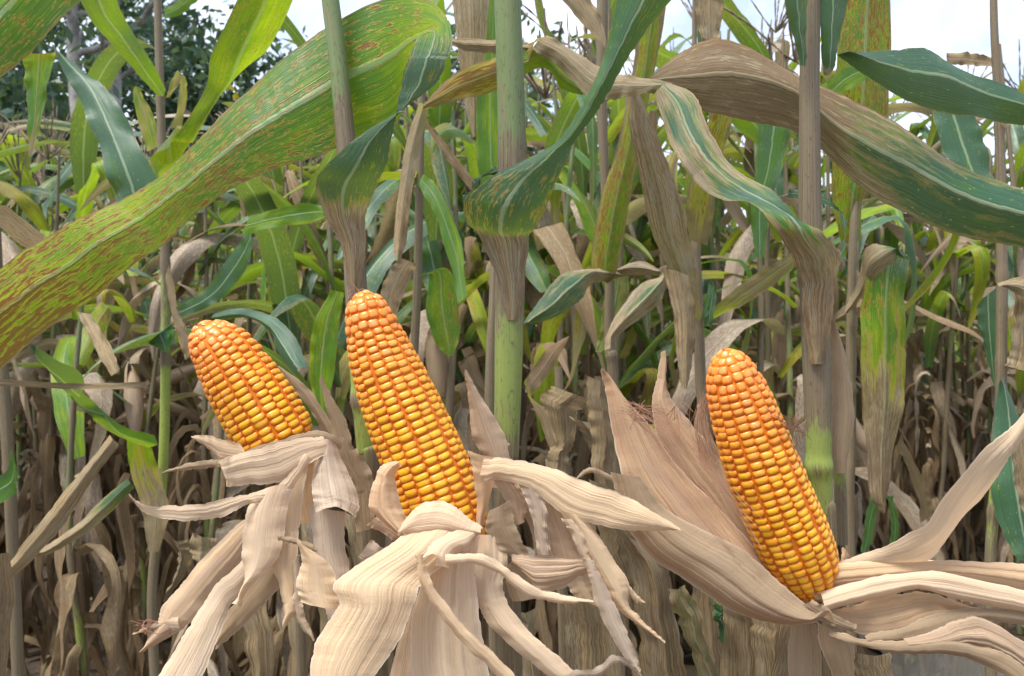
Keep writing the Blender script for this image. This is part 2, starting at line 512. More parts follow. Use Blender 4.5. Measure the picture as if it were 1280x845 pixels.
        for i, nm in enumerate(('dry', 'tint', 'rust')):
            a = me.attributes.new(nm, 'FLOAT', 'POINT')
            a.data.foreach_set('value', at[:, i].copy())
        if age is not None:
            a = me.attributes.new('age', 'FLOAT', 'POINT')
            a.data.foreach_set('value', np.asarray(age, dtype=np.float32))
        me.polygons.foreach_set('use_smooth', np.ones(len(f), dtype=bool) if smooth else np.zeros(len(f), dtype=bool))
        me.update(calc_edges=True)
        return me


def link(name, data, parent=None, loc=None, kind=None):
    o = bpy.data.objects.new(name, data)
    COL.objects.link(o)
    if parent is not None:
        o.parent = parent
    if loc is not None:
        o.location = loc
    if kind:
        o['kind'] = kind
    return o


def thing(name, label, cat, loc, group=None, rz=0.0):
    o = bpy.data.objects.new(name, None)
    o.empty_display_size = 0.05
    COL.objects.link(o)
    o.location = loc
    o.rotation_euler = (0, 0, rz)
    o['label'] = label
    o['category'] = cat
    if group:
        o['group'] = group
    return o


def pix_sheet(geo, st, d, root, seed, n=None, dd=0.0, **kw):
    """Leaf from stations (xA, yA, xB, yB) with distances d (one number, a pair or one per station)."""
    st = [tuple(q) for q in st]
    k = len(st)
    dl = np.full(k, d) if np.ndim(d) == 0 else (np.linspace(d[0], d[1], k) if len(d) == 2 and k != 2 else np.asarray(d, float))
    ddl = np.full(k, dd) if np.ndim(dd) == 0 else np.asarray(dd, float)
    # blades that leave the picture run on to a tip of their own
    for end in (0, -1):
        xs, ys = (st[end][0], st[end][2]), (st[end][1], st[end][3])
        if k > 2 and math.hypot(xs[0] - xs[1], ys[0] - ys[1]) > 8 and (max(ys) < -20 or min(ys) > 870 or max(xs) < -15 or min(xs) > 1285):
            a, b = np.array(st[end], float), np.array(st[1 if end == 0 else -2], float)
            mid = lambda q: np.array((q[0] + q[2], q[1] + q[3])) / 2
            step, hw = mid(a) - mid(b), (a[2:] - a[:2]) / 2
            dz = dl[end] - dl[1 if end == 0 else -2]
            new = [tuple(np.concatenate([mid(a) + step * f - hw * g, mid(a) + step * f + hw * g])) for f, g in ((.9, .75), (1.8, .4), (2.5, .04))]
            dn = [dl[end] + dz * f for f in (.9, 1.8, 2.5)]
            if end == 0:
                st, dl = new[::-1] + st, np.concatenate([dn[::-1], dl])
                ddl = np.concatenate([[ddl[0]] * 3, ddl])
            else:
                st, dl = st + new, np.concatenate([dl, dn])
                ddl = np.concatenate([ddl, [ddl[-1]] * 3])
            for key in ('dry', 'tint', 'rust', 'bulge'):
                if key in kw and np.ndim(kw[key]) == 1:
                    v = list(kw[key])
                    if len(v) != k:
                        v = list(np.interp(np.linspace(0, 1, k), np.linspace(0, 1, len(v)), v))
                    kw[key] = [v[0]] * 3 + v if end == 0 else v + [v[-1]] * 3
            if n:
                n += 20
            k = len(st)
    A = np.array([P(s[0], s[1], dl[i] - ddl[i] / 2) for i, s in enumerate(st)]) - root
    B = np.array([P(s[2], s[3], dl[i] + ddl[i] / 2) for i, s in enumerate(st)]) - root
    n = n or (k - 1) * 7 + 1
    for key in ('dry', 'tint', 'rust', 'bulge'):
        if key in kw and np.ndim(kw[key]) == 1:
            vals = np.asarray(kw[key], float)
            kw[key] = np.interp(np.linspace(0, 1, n), np.linspace(0, 1, len(vals)), vals)
    geo.sheet(spline(A, n), spline(B, n), np.random.default_rng(seed), toward=(0, -1, 0), **kw)


_seed = [100]


def husk(root, st, d, mat=None, dry=0.12, name='husk_leaf', **kw):
    _seed[0] += 1
    g = Geo()
    kw.setdefault('cols', 25)
    kw['cols'] = max(25, kw['cols'])
    kw.setdefault('pleat', 0.0013)
    kw['npleat'] = min(3, kw.get('npleat', 3))
    kw['pleat'] = kw['pleat'] * .8
    kw.setdefault('fray', 0.00035)
    kw.setdefault('crease', True)
    kw.setdefault('n', (len(st) - 1) * 12 + 1)
    kw.setdefault('ruffle', 0.0014)
    kw.setdefault('crumple', 0.0011)
    kw.setdefault('cdiv', 11)
    kw.setdefault('bulge', 0.002)
    kw['bulge'] = np.asarray(kw['bulge']) * 0.7
    pix_sheet(g, st, d, np.array(root.location), _seed[0], dry=dry, **kw)
    return link(name, g.mesh(name, mat or M_HUSK), root)


def leaf(root, ribbons, name='leaf', label=None, age=0.0):
    """One leaf blade of one or more joined ribbons: each (stations, d, options)."""
    g = Geo()
    for st, d, kw in ribbons:
        _seed[0] += 1
        kw = dict(kw)
        kw.setdefault('cols', 13)
        kw.setdefault('ruffle', 0.003)
        kw.setdefault('crumple', 0.0010)
        kw.setdefault('cdiv', 8)
        kw.setdefault('vee', True)
        kw.setdefault('fray', 0.0005)
        kw.setdefault('n', (len(st) - 1) * 10 + 1)
        pix_sheet(g, st, d, np.array(root.location), _seed[0], **kw)
    o = link(name, g.mesh(name, M_LEAF), root)
    o.color = (1 - age, 1, 1, 1)
    if label:
        o['label'] = label
    return o


def pix_stalk(root, pts, dry, tint, nodes=(), sides=14, ground=True):
    """Stalk through (x, y, d, width in pixels); runs on down to the soil."""
    dry, tint = list(dry), list(tint)
    if pts[0][1] <= -40:                 # the stalk goes on up to its thin top
        x0, y0, d0, w0 = pts[0]
        up = FPX / d0
        pts = [(x0 - .03 * up, y0 - .50 * up, d0, w0 * .35), (x0 - .012 * up, y0 - .25 * up, d0, w0 * .75)] + list(pts)
        dry, tint = [dry[0]] * 2 + dry, [tint[0]] * 2 + tint
    C = [P(x, y, d) for x, y, d, w in pts]
    rr = [w * 0.5 / FPX * d for x, y, d, w in pts]
    dry, tint = list(dry), list(tint)
    if ground and C[-1][2] > 0.02:
        last, prev = C[-1], C[-2]
        for z in (last[2] * 0.5, -0.03):
            C.append(np.array((last[0] + (0.012 if z > 0 else 0.02), last[1] + 0.01, z)))
            rr.append(rr[-1] * 1.05)
            dry.append(dry[-1]); tint.append(tint[-1])
    C = np.array(C)
    n = 160
    c = spline(C, n) - np.array(root.location)
    r = np.interp(np.linspace(0, 1, n), np.linspace(0, 1, len(rr)), rr)
    ti = np.linspace(0, 1, n)
    dr = np.interp(ti, np.linspace(0, 1, len(dry)), dry)
    tn = np.interp(ti, np.linspace(0, 1, len(tint)), tint)
    z = c[:, 2] + root.location[2]
    for (x, y, d) in nodes:
        zn = P(x, y, d)[2]
        b = np.exp(-((z - zn) / 0.006) ** 2)
        r = r * (1 + 0.20 * b)
        dr = np.clip(dr + 0.35 * np.exp(-((z - zn) / 0.010) ** 2), 0, 1)
    g = Geo()
    g.tube(c, r, sides, dr, tn)
    return link('stalk', g.mesh('stalk', M_STALK), root)


def base_at(x, y, d):
    p = P(x, y, d)
    return (p[0], p[1], 0.0)


# ------------------------------------------------------------------ ground, puddle
DITCH = ((1.28, 2.35), (1.72, 3.15))


def ditch(x, y):
    (ax, ay), (bx, by) = DITCH
    L2 = (bx - ax) ** 2 + (by - ay) ** 2
    t = np.clip(((x - ax) * (bx - ax) + (y - ay) * (by - ay)) / L2, 0, 1)
    return np.hypot(x - ax - t * (bx - ax), y - ay - t * (by - ay)) - 0.12


def build_ground():
    n = 181
    q = np.linspace(-1, 1, n)
    xs = np.sign(q) * (np.abs(q) * 9 + np.abs(q) ** 6 * 211)
    ys = xs + 0.0
    X, Y = np.meshgrid(xs, ys, indexing='ij')
    Z = 0.035 * np.sin(X * 8.2 + 0.6 * np.sin(Y * 1.3)) + 0.012 * rng.normal(size=X.shape)
    Z *= np.clip(1.4 - (np.abs(X) + np.abs(Y)) / 40, 0, 1)
    hole = np.exp(-np.clip(ditch(X, Y), 0, None) ** 2 / .25 ** 2)
    Z = Z * (1 - hole) - 0.035 * hole
    g = Geo()
    g.grid(np.stack([X, Y, Z], -1), X[:, 0])
    link('ground', g.mesh('ground', M_SOIL), kind='structure')
    u = np.linspace(0, 1, 40)
    w = 0.24 * np.sin(np.pi * u) ** .5 + 0.05 * np.sin(u * 23) + .02
    c = np.array(DITCH[0])[None] * (1 - u)[:, None] + np.array(DITCH[1])[None] * u[:, None]
    k = np.linspace(-1, 1, 7)
    V = np.zeros((40, 7, 3))
    V[..., 0] = c[:, :1] + k[None] * w[:, None] * .88
    V[..., 1] = c[:, 1:] - k[None] * w[:, None] * .47
    V[..., 2] = -0.012
    g = Geo()
    g.grid(V, u)
    link('puddle_water', g.mesh('puddle_water', M_WATER), kind='structure')


build_ground()


# ------------------------------------------------------------------ leaf library for the field
def width_profile(u, W, base=0.55):
    return W * np.clip(base + u * 2.6, 0, 1) * np.clip(1 - u ** 2.6, 0, 1) ** 0.8 + 0.0012


def lib_leaf(rg, L, W, a0, a1, p=1.0, kinks=(), twist=0.0, cup=0.15, ruffle=0.008, crumple=0.002, n=26, cols=7,
             dry=0.0, tint=0.2, rust=0.3, sway=0.2, drop=0.0, nsway=3, fray=0.0):
    u = np.linspace(0, 1, n)
    th = np.radians(a0 + (a1 - a0) * u ** p)
    if drop:
        th = np.radians(a1 - (a1 - a0) * np.exp(-u / drop)) + 0.22 * smooth_noise(rg, n, 6)
    for uk, da in kinks:
        th = th + np.radians(da) / (1 + np.exp(-(u - uk) / 0.018))
    az = sway * smooth_noise(rg, n, nsway)
    T = np.stack([np.sin(th) * np.cos(az), np.sin(th) * np.sin(az), np.cos(th)], -1)
    C = np.concatenate([[np.zeros(3)], np.cumsum(T[:-1] * (L / (n - 1)), 0)])
    S0 = np.stack([-np.sin(az), np.cos(az), 0 * az], -1)
    N0 = np.cross(S0, T)
    tw = np.radians(twist) * u ** 1.3
    S = S0 * np.cos(tw)[:, None] + N0 * np.sin(tw)[:, None]
    w = width_profile(u, W)
    g = Geo()
    A, B = C - S * w[:, None] / 2, C + S * w[:, None] / 2
    g.sheet(A, B, rg, bulge=-cup * w, ruffle=ruffle, crumple=crumple, cols=cols, dry=dry, tint=tint, rust=rust, nwave=5, edgedry=0.12, fray=fray, vee=True)
    return g


def lib_args(kind, rg):
    u = rg.uniform
    if kind == 'green':
        L = u(0.55, 0.85)
        t0 = u(-.25, .25) if u() < .5 else u(.3, .7)
        ks = [(u(.35, .7), u(50, 100))] if u() < 0.45 else []
        return dict(L=L, W=u(.044, .076), a0=u(12, 36), a1=u(75, 155), p=u(.7, 1.5), kinks=ks, twist=u(-90, 90), cup=u(.05, .22),
                    dry_p=(0.0, 0.0, u(.1, .6)), tint_p=(t0, t0 + u(-.1, .2)), rust_p=(u(.0, .3), u(.2, .6)))
    if kind == 'half':
        ks = [(u(.25, .55), u(70, 120))] if u() < 0.6 else []
        return dict(L=u(.5, .8), W=u(.036, .064), a0=u(15, 40), a1=u(110, 165), p=u(.6, 1.1), kinks=ks, twist=u(-140, 140), cup=u(.1, .35),
                    dry_p=(0.05, u(.2, .55), u(.7, 1)), tint_p=(u(.4, .8), u(.6, 1)), rust_p=(u(.3, .7), u(.6, 1)))
    if kind == 'pale':
        return dict(L=u(.45, .7), W=u(.045, .07), a0=u(20, 45), a1=u(130, 172), p=u(.4, .8), kinks=[(u(.15, .4), u(10, 50))], twist=u(-110, 110), cup=u(.05, .3),
                    dry_p=(0.5, .8, 1.0), tint_p=(.4, .8), rust_p=(.3, .6))
    return dict(L=u(.40, .75), W=u(.018, .050), a0=u(40, 90), a1=u(168, 184), drop=u(.03, .10), nsway=6, kinks=[(u(.2, .6), u(-20, 20))], twist=u(-190, 190), cup=u(.05, .6),
                dry_p=(.95, 1, 1), tint_p=(.5, .5), rust_p=(.2, .4))


def lib_geo(kind, rg, n=26, cols=7):
    a = lib_args(kind, rg)
    t = np.linspace(0, 1, n)
    ip = lambda q: np.interp(t, np.linspace(0, 1, len(q)), q)
    d, ti, ru = a.pop('dry_p'), a.pop('tint_p'), a.pop('rust_p')
    rough = kind in ('dry', 'pale')
    return lib_leaf(rg, n=n, cols=cols, dry=ip(d), tint=ip(ti), rust=ip(ru), fray=0.0025 if rough else 0.001, ruffle=0.012 if rough else 0.008,
                    crumple=0.009 if rough else 0.002, sway=0.35 if rough else 0.25, **a)


LIB = {}
for kind, cnt in (('green', 22), ('half', 16), ('pale', 12), ('dry', 26)):
    LIB[kind] = [lib_geo(kind, np.random.default_rng(1000 + hash_i * 7 + len(kind) * 131)).mesh('leaf', M_LEAF) for hash_i in range(cnt)]
LOW = {k: [lib_geo(k, np.random.default_rng(5000 + i * 3 + len(k) * 77), 8, 3) for i in range(10)] for k in ('green', 'half', 'pale', 'dry')}


def stalk_geo(rg, H, r0, sides=8, n=46):
    z = np.linspace(-0.02, H, n)
    c = np.stack([0.018 * smooth_noise(rg, n, 4), 0.018 * smooth_noise(rg, n, 4), z], -1)
    c[:, :2] -= c[0, :2]
    t = z / H
    r = r0 * (1 - 0.62 * np.clip(t, 0, 1) ** 1.4)
    nodes = np.arange(0.10, H, 0.165)
    dry = 0.55 + 0.35 * smooth_noise(rg, n, 9)
    for q in nodes:
        b = np.exp(-((z - q) / 0.014) ** 2)
        r = r * (1 + 0.22 * b)
    g = Geo()
    g.tube(c, r, sides, np.clip(dry, 0, 1), np.clip(0.3 + 0.5 * smooth_noise(rg, n, 6), 0, 1))
    return g


STALKS = [(H, stalk_geo(np.random.default_rng(300 + i), H, r).mesh('stalk', M_STALK))
          for i, (H, r) in enumerate([(1.95, .011), (2.1, .012), (2.2, .011), (2.05, .013), (2.3, .012), (1.85, .010), (1.3, .010), (1.45, .011)])]


def tassel_geo(rg):
    g = Geo()
    for k in range(9):
        n = 12
        az = rg.uniform(0, 6.28)
        t = np.linspace(0, 1, n)
        L = rg.uniform(.14, .24)
        sp = rg.uniform(.15, .8) if k else 0.05
        c = np.stack([np.cos(az) * sp * L * t ** .8, np.sin(az) * sp * L * t ** .8, L * (t - 0.45 * sp * t ** 2)], -1)
        g.tube(c, 0.0026 + 0.0012 * np.sin(np.arange(n) * 2.2), 4)
    return g


TASSELS = [tassel_geo(np.random.default_rng(60 + i)).mesh('tassel', M_TASSEL) for i in range(4)]


def dry_ear_geo(rg):
    g = Geo()
    n = 14
    t = np.linspace(0, 1, n)
    for k in range(5):
        az0 = k * 1.2567 + rg.uniform(-.2, .2)
        L = rg.uniform(.17, .23)
        prof = 0.021 * np.sin(np.pi * np.clip(t * 0.93 + 0.07, 0, 1)) ** 0.6 + 0.002
        cols = 7
        th = np.linspace(-.85, .85, cols) + az0
        rad = prof[:, None] * (1.06 + 0.08 * k / 5 + 0.05 * rg.uniform(-1, 1, (n, cols)))
        flare = np.clip(t - .75, 0, 1) * rg.uniform(-.05, .10)
        V = np.stack([np.cos(th)[None] * (rad + flare[:, None]), np.sin(th)[None] * (rad + flare[:, None]), (t * L)[:, None] + 0 * rad], -1)
        g.grid(V, t * L, dry=rg.uniform(.2, .9))
    return g


DRY_EARS = [dry_ear_geo(np.random.default_rng(80 + i)).mesh('husked_ear', M_HUSKB if i % 2 else M_HUSK) for i in range(5)]


# ------------------------------------------------------------------ kernels and cobs
def kernel_mesh(rg, e=0.72):
    """A blunt, domed corn kernel about 1 x 1 x 1 (width, height, depth)."""
    lon, lat = 12, 6
    th = np.linspace(0, 2 * np.pi, lon, endpoint=False)
    sg = lambda a, p: np.sign(a) * np.abs(a) ** p
    rings, zs = [], []
    for ph in np.linspace(0, np.pi / 2, lat)[:-1]:
        rings.append((math.cos(ph) ** 0.62, math.sin(ph) ** 0.95))
    v = []
    jx, jy = rg.uniform(-.06, .06, 2)
    for q in (0.90, ):
        v += [(0.5 * q * sg(math.cos(a), e), 0.5 * q * sg(math.sin(a), e), 0.0) for a in th]
    for rr, z in rings:
        v += [(0.5 * rr * sg(math.cos(a), e) + jx * z, 0.5 * rr * sg(math.sin(a), e) + jy * z, 0.42 + 0.58 * z) for a in th]
    v.append((jx, jy, 1.0))
    f = []
    nr = 1 + len(rings)
    for i in range(nr - 1):
        for j in range(lon):
            a, b = i * lon + j, i * lon + (j + 1) % lon
            f.append((a, b, b + lon, a + lon))
    top = len(v) - 1
    for j in range(lon):
        f.append(((nr - 1) * lon + j, (nr - 1) * lon + (j + 1) % lon, top))
    me = bpy.data.meshes.new('kernel')
    me.from_pydata([tuple(map(float, q)) for q in v], [], f)
    me.materials.append(M_KERNEL)
    me.polygons.foreach_set('use_smooth', [True] * len(f))
    me.update()
    return me


KERNELS = [kernel_mesh(np.random.default_rng(i), e) for i, e in enumerate((0.48, 0.55, 0.62, 0.52, 0.66, 0.58, 0.50))]


def build_cob(root, prof, d, seed, rows=16, kmax=300, closed_base=False, ripe0=.12):
    """Cob from a centre line (x, y, radius in pixels) at distances d; kernels set one by one in rows."""
    rg = np.random.default_rng(seed)
    k = len(prof)
    dl = np.linspace(d[0], d[1], k)
    C = np.array([P(p[0], p[1], dl[i]) for i, p in enumerate(prof)]) - np.array(root.location)
    rad = np.array([p[2] / FPX * dl[i] for i, p in enumerate(prof)])
    n = 400
    c = spline(C, n)
    r = np.clip(np.interp(np.linspace(0, 1, n), np.linspace(0, 1, k), rad), 0.001, None)
    r = np.convolve(np.pad(r, 8, mode='edge'), np.ones(17) / 17, 'valid')
    # meridian length measured along the outside, so that rings keep their pitch over the rounded tip
    dc = np.linalg.norm(np.diff(c, axis=0), axis=1)
    ms = np.concatenate([[0], np.cumsum(np.sqrt(dc ** 2 + np.diff(r) ** 2))])
    t = np.gradient(c, axis=0)
    t /= np.linalg.norm(t, axis=1)[:, None]
    depth = 0.0040
    g = Geo()
    g.tube(c, np.clip(r - 0.00135, 0.0006, None), 32)
    link('cob_core', g.mesh('cob_core', M_CORE), root)
    camp = np.array((0, 0, CAMZ)) - np.array(root.location)
    ks = []
    s = 0.002
    phase = rg.uniform(0, 6.28)
    row_off = rg.uniform(-0.28, 0.16, rows)
    row_ang = rg.uniform(-0.09, 0.09, rows)
    wob = [smooth_noise(rg, 100, 7) for _ in range(rows)]
    ring = 0
    total = ms[-1]
    while s < total:
        i = int(np.searchsorted(ms, s))
        i = min(i, n - 1)
        rr = r[i]
        frac = s / total
        pitch_w = 2 * np.pi * rr / rows
        tipz = rr < 0.0175 and frac < 0.35
        if tipz:
            cnt = max(3, int(round(2 * np.pi * rr / 0.0066)))
            cnt = min(cnt, rows)
            ph = phase if cnt == rows else rg.uniform(0, 6.28)
            pitch_h = 0.0060 - 0.0008 * frac
        else:
            cnt, ph, pitch_h = rows, phase, 0.0047
        for j in range(cnt):
            if cnt == rows:
                so = s + (row_off[j] + 0.25 * (j % 2)) * pitch_h + 0.00030 * rg.normal()
                ang = ph + (j + row_ang[j] + 0.10 * wob[j][int(frac * 99)]) * 2 * np.pi / cnt + 0.05 * frac
            else:
                so = s + rg.uniform(-.18, .18) * pitch_h
                ang = ph + (j + rg.uniform(-.12, .12)) * 2 * np.pi / cnt
            ii = min(max(int(np.searchsorted(ms, so)), 1), n - 2)
            ax = t[ii]
            ref = np.array((0, -1.0, 0))
            e1 = ref - ax * np.dot(ref, ax)
            e1 /= np.linalg.norm(e1)
            e2 = np.cross(ax, e1)
            rd = np.cos(ang) * e1 + np.sin(ang) * e2
            tg = -np.sin(ang) * e1 + np.cos(ang) * e2
            slope = (r[ii + 1] - r[ii - 1]) / (np.linalg.norm(c[ii + 1] - c[ii - 1]) + 1e-9)
            nr = rd - ax * slope
            nr /= np.linalg.norm(nr)
            al = np.cross(nr, tg)
            w = 2 * np.pi * max(r[ii], 0.003) / cnt
            sc = (w * (rg.uniform(.85, .98) if cnt == rows else rg.uniform(.95, 1.06)), pitch_h * rg.uniform(.96, 1.13), depth * rg.uniform(.92, 1.08))
            pos = c[ii] + rd * r[ii] - nr * depth * 0.98
            ks.append((pos, tg, al, nr, sc, frac, float(np.dot(nr, (camp - pos) / np.linalg.norm(camp - pos)))))
        s += pitch_h
        ring += 1
    # the ones the photograph shows, singly; the far side as one mass
    order = sorted(range(len(ks)), key=lambda q: -ks[q][6])
    front = set(order[:kmax])
    back = Geo()
    for q, (pos, tg, al, nr, sc, frac, fc) in enumerate(ks):
        me = KERNELS[rg.integers(len(KERNELS))]
        M = Matrix(((tg[0] * sc[0], al[0] * sc[1], nr[0] * sc[2], pos[0]),
                    (tg[1] * sc[0], al[1] * sc[1], nr[1] * sc[2], pos[1]),
                    (tg[2] * sc[0], al[2] * sc[1], nr[2] * sc[2], pos[2]), (0, 0, 0, 1)))
        ripe = float(np.clip((frac - ripe0) / 0.40 + rg.normal() * 0.10, 0, 1))
        if closed_base:
            ripe *= float(np.clip((1.0 - frac) / 0.10, 0.25, 1))
        if q in front:
            o = bpy.data.objects.new('kernel', me)
            COL.objects.link(o)
            o.parent = root
            o.matrix_local = M
            o.color = (ripe, float(np.clip(rg.uniform(-.4, .5) if frac < .3 else rg.uniform(-1.2, .3), 0, 1)), 0, 1)
        else:
            vs = np.array([tuple(M @ x.co) for x in me.vertices])
            fs = [list(p.vertices) for p in me.polygons]
            fs = np.array([x if len(x) == 4 else x + [x[2]] for x in fs])
            tri = fs[:, 2] == fs[:, 3]
            back.add(vs, fs[~tri], np.zeros((len(vs), 2)), np.zeros((len(vs), 3)))
    if back.n:
        link('kernels', back.mesh('kernels', M_KERNEL_BACK), root, kind='stuff')


M_KERNEL_BACK = plain('corn_kernel_back', (0.62, 0.17, 0.012), (0.78, 0.34, 0.025), 90, 0.32, 0.0)


def silk(root, strands, d, seed, spread=10, r=0.00022, count=60, name='silk'):
    """Dry silk threads along pixel paths."""
    rg = np.random.default_rng(seed)
    g = Geo()
    for k in range(count):
        a = strands[k % len(strands)]
        dl = np.linspace(d[0], d[1], len(a)) + rg.normal() * 0.002
        off = rg.normal(size=2) * spread
        grow = rg.uniform(.2, 1.3)
        pts = [P(x + off[0] * (0.4 + grow * i / len(a)) + rg.normal() * 5, y + off[1] * (0.4 + grow * i / len(a)) + rg.normal() * 3, dl[i]) for i, (x, y) in enumerate(a)]
        c = spline(np.array(pts) - np.array(root.location), 12)
        g.tube(c, r, 3)
    return link(name, g.mesh(name, M_SILK), root, kind='stuff')


# ------------------------------------------------------------------ the three ears in front
def loc(x, y, d):
    return tuple(P(x, y, d))


EARS = 'peeled corn ears in front'
# ---- left ear
e1 = thing('corn_ear', 'smallest and leftmost peeled corn cob, blunt tip leaning left above ragged husks', 'corn ear', loc(395, 640, .52), EARS)
build_cob(e1, [(251, 402, 5), (256, 411, 22), (266, 425, 33), (283, 446, 41), (303, 478, 46), (325, 513, 49), (345, 548, 49), (356, 566, 40)],
          (.512, .522), 21, ripe0=.22)
husk(e1, [(400, 472, 403, 470), (405, 500, 416, 498), (413, 530, 433, 528), (420, 560, 441, 556), (430, 590, 452, 582), (440, 620, 468, 605)], .53, M_HUSKB, .75)
husk(e1, [(346, 459, 349, 457), (364, 483, 384, 484), (384, 507, 408, 519), (397, 530, 425, 548), (405, 548, 432, 565)], .545, M_HUSKB, .8)
husk(e1, [(404, 545, 412, 566), (370, 549, 386, 580), (340, 556, 352, 602), (310, 564, 316, 606), (288, 572, 290, 608), (274, 577, 284, 609)], (.490, .474), M_HUSKW, .06, bulge=.002, pleat=.002, npleat=7)
husk(e1, [(430, 548, 425, 562), (395, 538, 392, 552), (355, 548, 352, 560), (310, 562, 305, 572), (272, 577, 270, 584)], (.505, .482), M_HUSKB, .55, bulge=.003)
husk(e1, [(239, 545, 241, 547), (256, 544, 262, 562), (275, 548, 282, 578), (300, 555, 318, 580)], .492, M_HUSK, .15)
husk(e1, [(203, 590, 204, 591), (225, 582, 229, 588), (250, 576, 255, 586), (277, 574, 280, 584), (310, 570, 312, 578)], .487, M_HUSKB, .7)
husk(e1, [(161, 617, 163, 619), (172, 627, 171, 632), (192, 632, 188, 645), (225, 632, 222, 650), (262, 628, 268, 649), (298, 620, 306, 632), (318, 616, 324, 628),
          (345, 608, 352, 626), (366, 588, 372, 602), (381, 567, 388, 572)], (.455, .485), M_HUSKW, .05, bulge=.001, pleat=.002)
husk(e1, [(318, 616, 368, 602), (306, 650, 358, 640), (302, 690, 351, 690), (305, 724, 331, 716), (301, 742, 308, 741), (290, 755, 301, 760)], (.482, .462), M_HUSKW, .06, bulge=.007, pleat=.0012)
husk(e1, [(346, 608, 384, 585), (341, 655, 374, 652), (338, 700, 372, 700), (349, 733, 371, 738), (354, 764, 371, 758), (354, 785, 359, 782)], (.488, .470), M_HUSK, .08, bulge=.005)
husk(e1, [(366, 700, 374, 696), (367, 740, 378, 742), (362, 757, 380, 762), (374, 782, 384, 776), (392, 801, 394, 800)], .474, M_HUSKW, .25)
husk(e1, [(401, 551, 420, 556), (394, 580, 433, 585), (390, 606, 446, 614), (392, 628, 449, 636), (396, 640, 444, 648)], (.498, .476), M_HUSKW, .62, bulge=.012, crumple=.003)
husk(e1, [(385, 632, 432, 640), (392, 680, 432, 680), (397, 715, 437, 716), (404, 750, 440, 742), (415, 790, 438, 785)], (.492, .480), M_HUSKW, .62, bulge=.005)
husk(e1, [(366, 592, 404, 568), (360, 620, 402, 618), (366, 655, 412, 652)], .512, M_HUSKP, .15, bulge=.004)
husk(e1, [(430, 568, 446, 560), (437, 600, 464, 590), (440, 632, 469, 620), (446, 665, 468, 660)], .530, M_HUSKB, .7)
husk(e1, [(312, 645, 335, 662), (288, 664, 310, 690), (256, 695, 287, 722), (226, 732, 262, 752), (204, 758, 243, 775), (196, 780, 218, 792), (177, 813, 180, 814)], (.502, .480), M_HUSKP, .28, bulge=.008, pleat=.003)
husk(e1, [(222, 772, 228, 790), (200, 776, 205, 786), (182, 784, 184, 788), (166, 792, 167, 793)], .481, M_HUSK, .3)
husk(e1, [(322, 668, 352, 680), (302, 702, 314, 730), (270, 731, 290, 754), (248, 763, 282, 772), (226, 800, 269, 806), (197, 845, 253, 848), (168, 892, 234, 896)], (.492, .455), M_HUSKW, .16, bulge=.004)
husk(e1, [(338, 690, 358, 725), (312, 730, 330, 756), (288, 760, 300, 786), (268, 794, 269, 812)], (.505, .488), M_HUSKB, .35, bulge=.004)
husk(e1, [(348, 669, 348, 675), (370, 673, 369, 681), (392, 682, 392, 689), (397, 688, 397, 689)], .468, M_HUSKB, .6)
silk(e1, [[(205, 782), (190, 778), (176, 786)], [(214, 786), (196, 790), (172, 782)], [(238, 410), (243, 402), (252, 398)]], (.483, .478), 5, 4, .00022, 26)

# ---- middle ear
e2 = thing('corn_ear', 'tallest peeled corn cob, in the middle, rising from wide pale peach husks', 'corn ear', loc(572, 720, .50), EARS)
build_cob(e2, [(452, 364, 6), (456, 378, 24), (463, 403, 32), (478, 449, 42), (500, 504, 49), (523, 559, 52), (544, 610, 54), (560, 660, 53), (570, 690, 44)], (.495, .50), 33)
husk(e2, [(580, 462, 582, 462), (584, 490, 597, 488), (587, 516, 613, 513), (591, 548, 630, 543), (606, 574, 638, 578), (612, 610, 640, 606)], .512, M_HUSKP, .55, bulge=.006)
husk(e2, [(496, 576, 504, 580), (476, 583, 494, 594), (466, 608, 497, 612), (461, 633, 503, 637), (478, 652, 515, 664), (505, 676, 532, 684)], (.468, .462), M_HUSKP, .12, bulge=.010, pleat=.0035)
husk(e2, [(498, 670, 501, 654), (520, 674, 529, 629), (550, 672, 561, 629), (578, 668, 587, 648), (602, 668, 601, 657)], .462, M_HUSKW, .0, bulge=.010, ruffle=.001)
husk(e2, [(505, 662, 600, 658), (492, 678, 566, 695), (440, 711, 532, 725), (417, 733, 522, 742), (424, 756, 514, 765), (402, 789, 503, 792), (392, 812, 488, 817), (387, 848, 464, 850), (380, 892, 440, 895)],
     [.462, .452, .445, .440, .438, .436, .434, .43, .426], M_HUSK, .05, bulge=.007, pleat=.0013, npleat=3, cols=25, ruffle=.0008, crumple=.0005)
husk(e2, [(598, 656, 600, 664), (570, 663, 588, 684), (548, 673, 569, 693), (533, 688, 561, 711), (530, 696, 545, 706)], (.462, .436), M_HUSKW, .04, bulge=.006)
husk(e2, [(545, 672, 600, 664), (534, 708, 594, 710), (520, 750, 597, 752), (514, 790, 602, 790), (514, 848, 612, 848), (514, 892, 618, 892)], (.468, .452), M_HUSKW, .03, bulge=.008, pleat=.0040, npleat=6, cols=25)
husk(e2, [(510, 755, 532, 752), (498, 805, 528, 805), (486, 850, 526, 850), (480, 895, 520, 895)], .482, M_HUSKP, .35)
husk(e2, [(519, 694, 529, 692), (524, 722, 534, 716), (541, 757, 552, 748), (572, 797, 585, 786), (604, 829, 616, 815), (642, 862, 650, 850)], (.434, .428), M_HUSK, .0, bulge=.003)
husk(e2, [(556, 694, 560, 706), (597, 692, 595, 704), (631, 707, 626, 720), (666, 732, 660, 745), (701, 744, 699, 754), (742, 751, 742, 752)], (.440, .432), M_HUSKW, .05, bulge=.003)
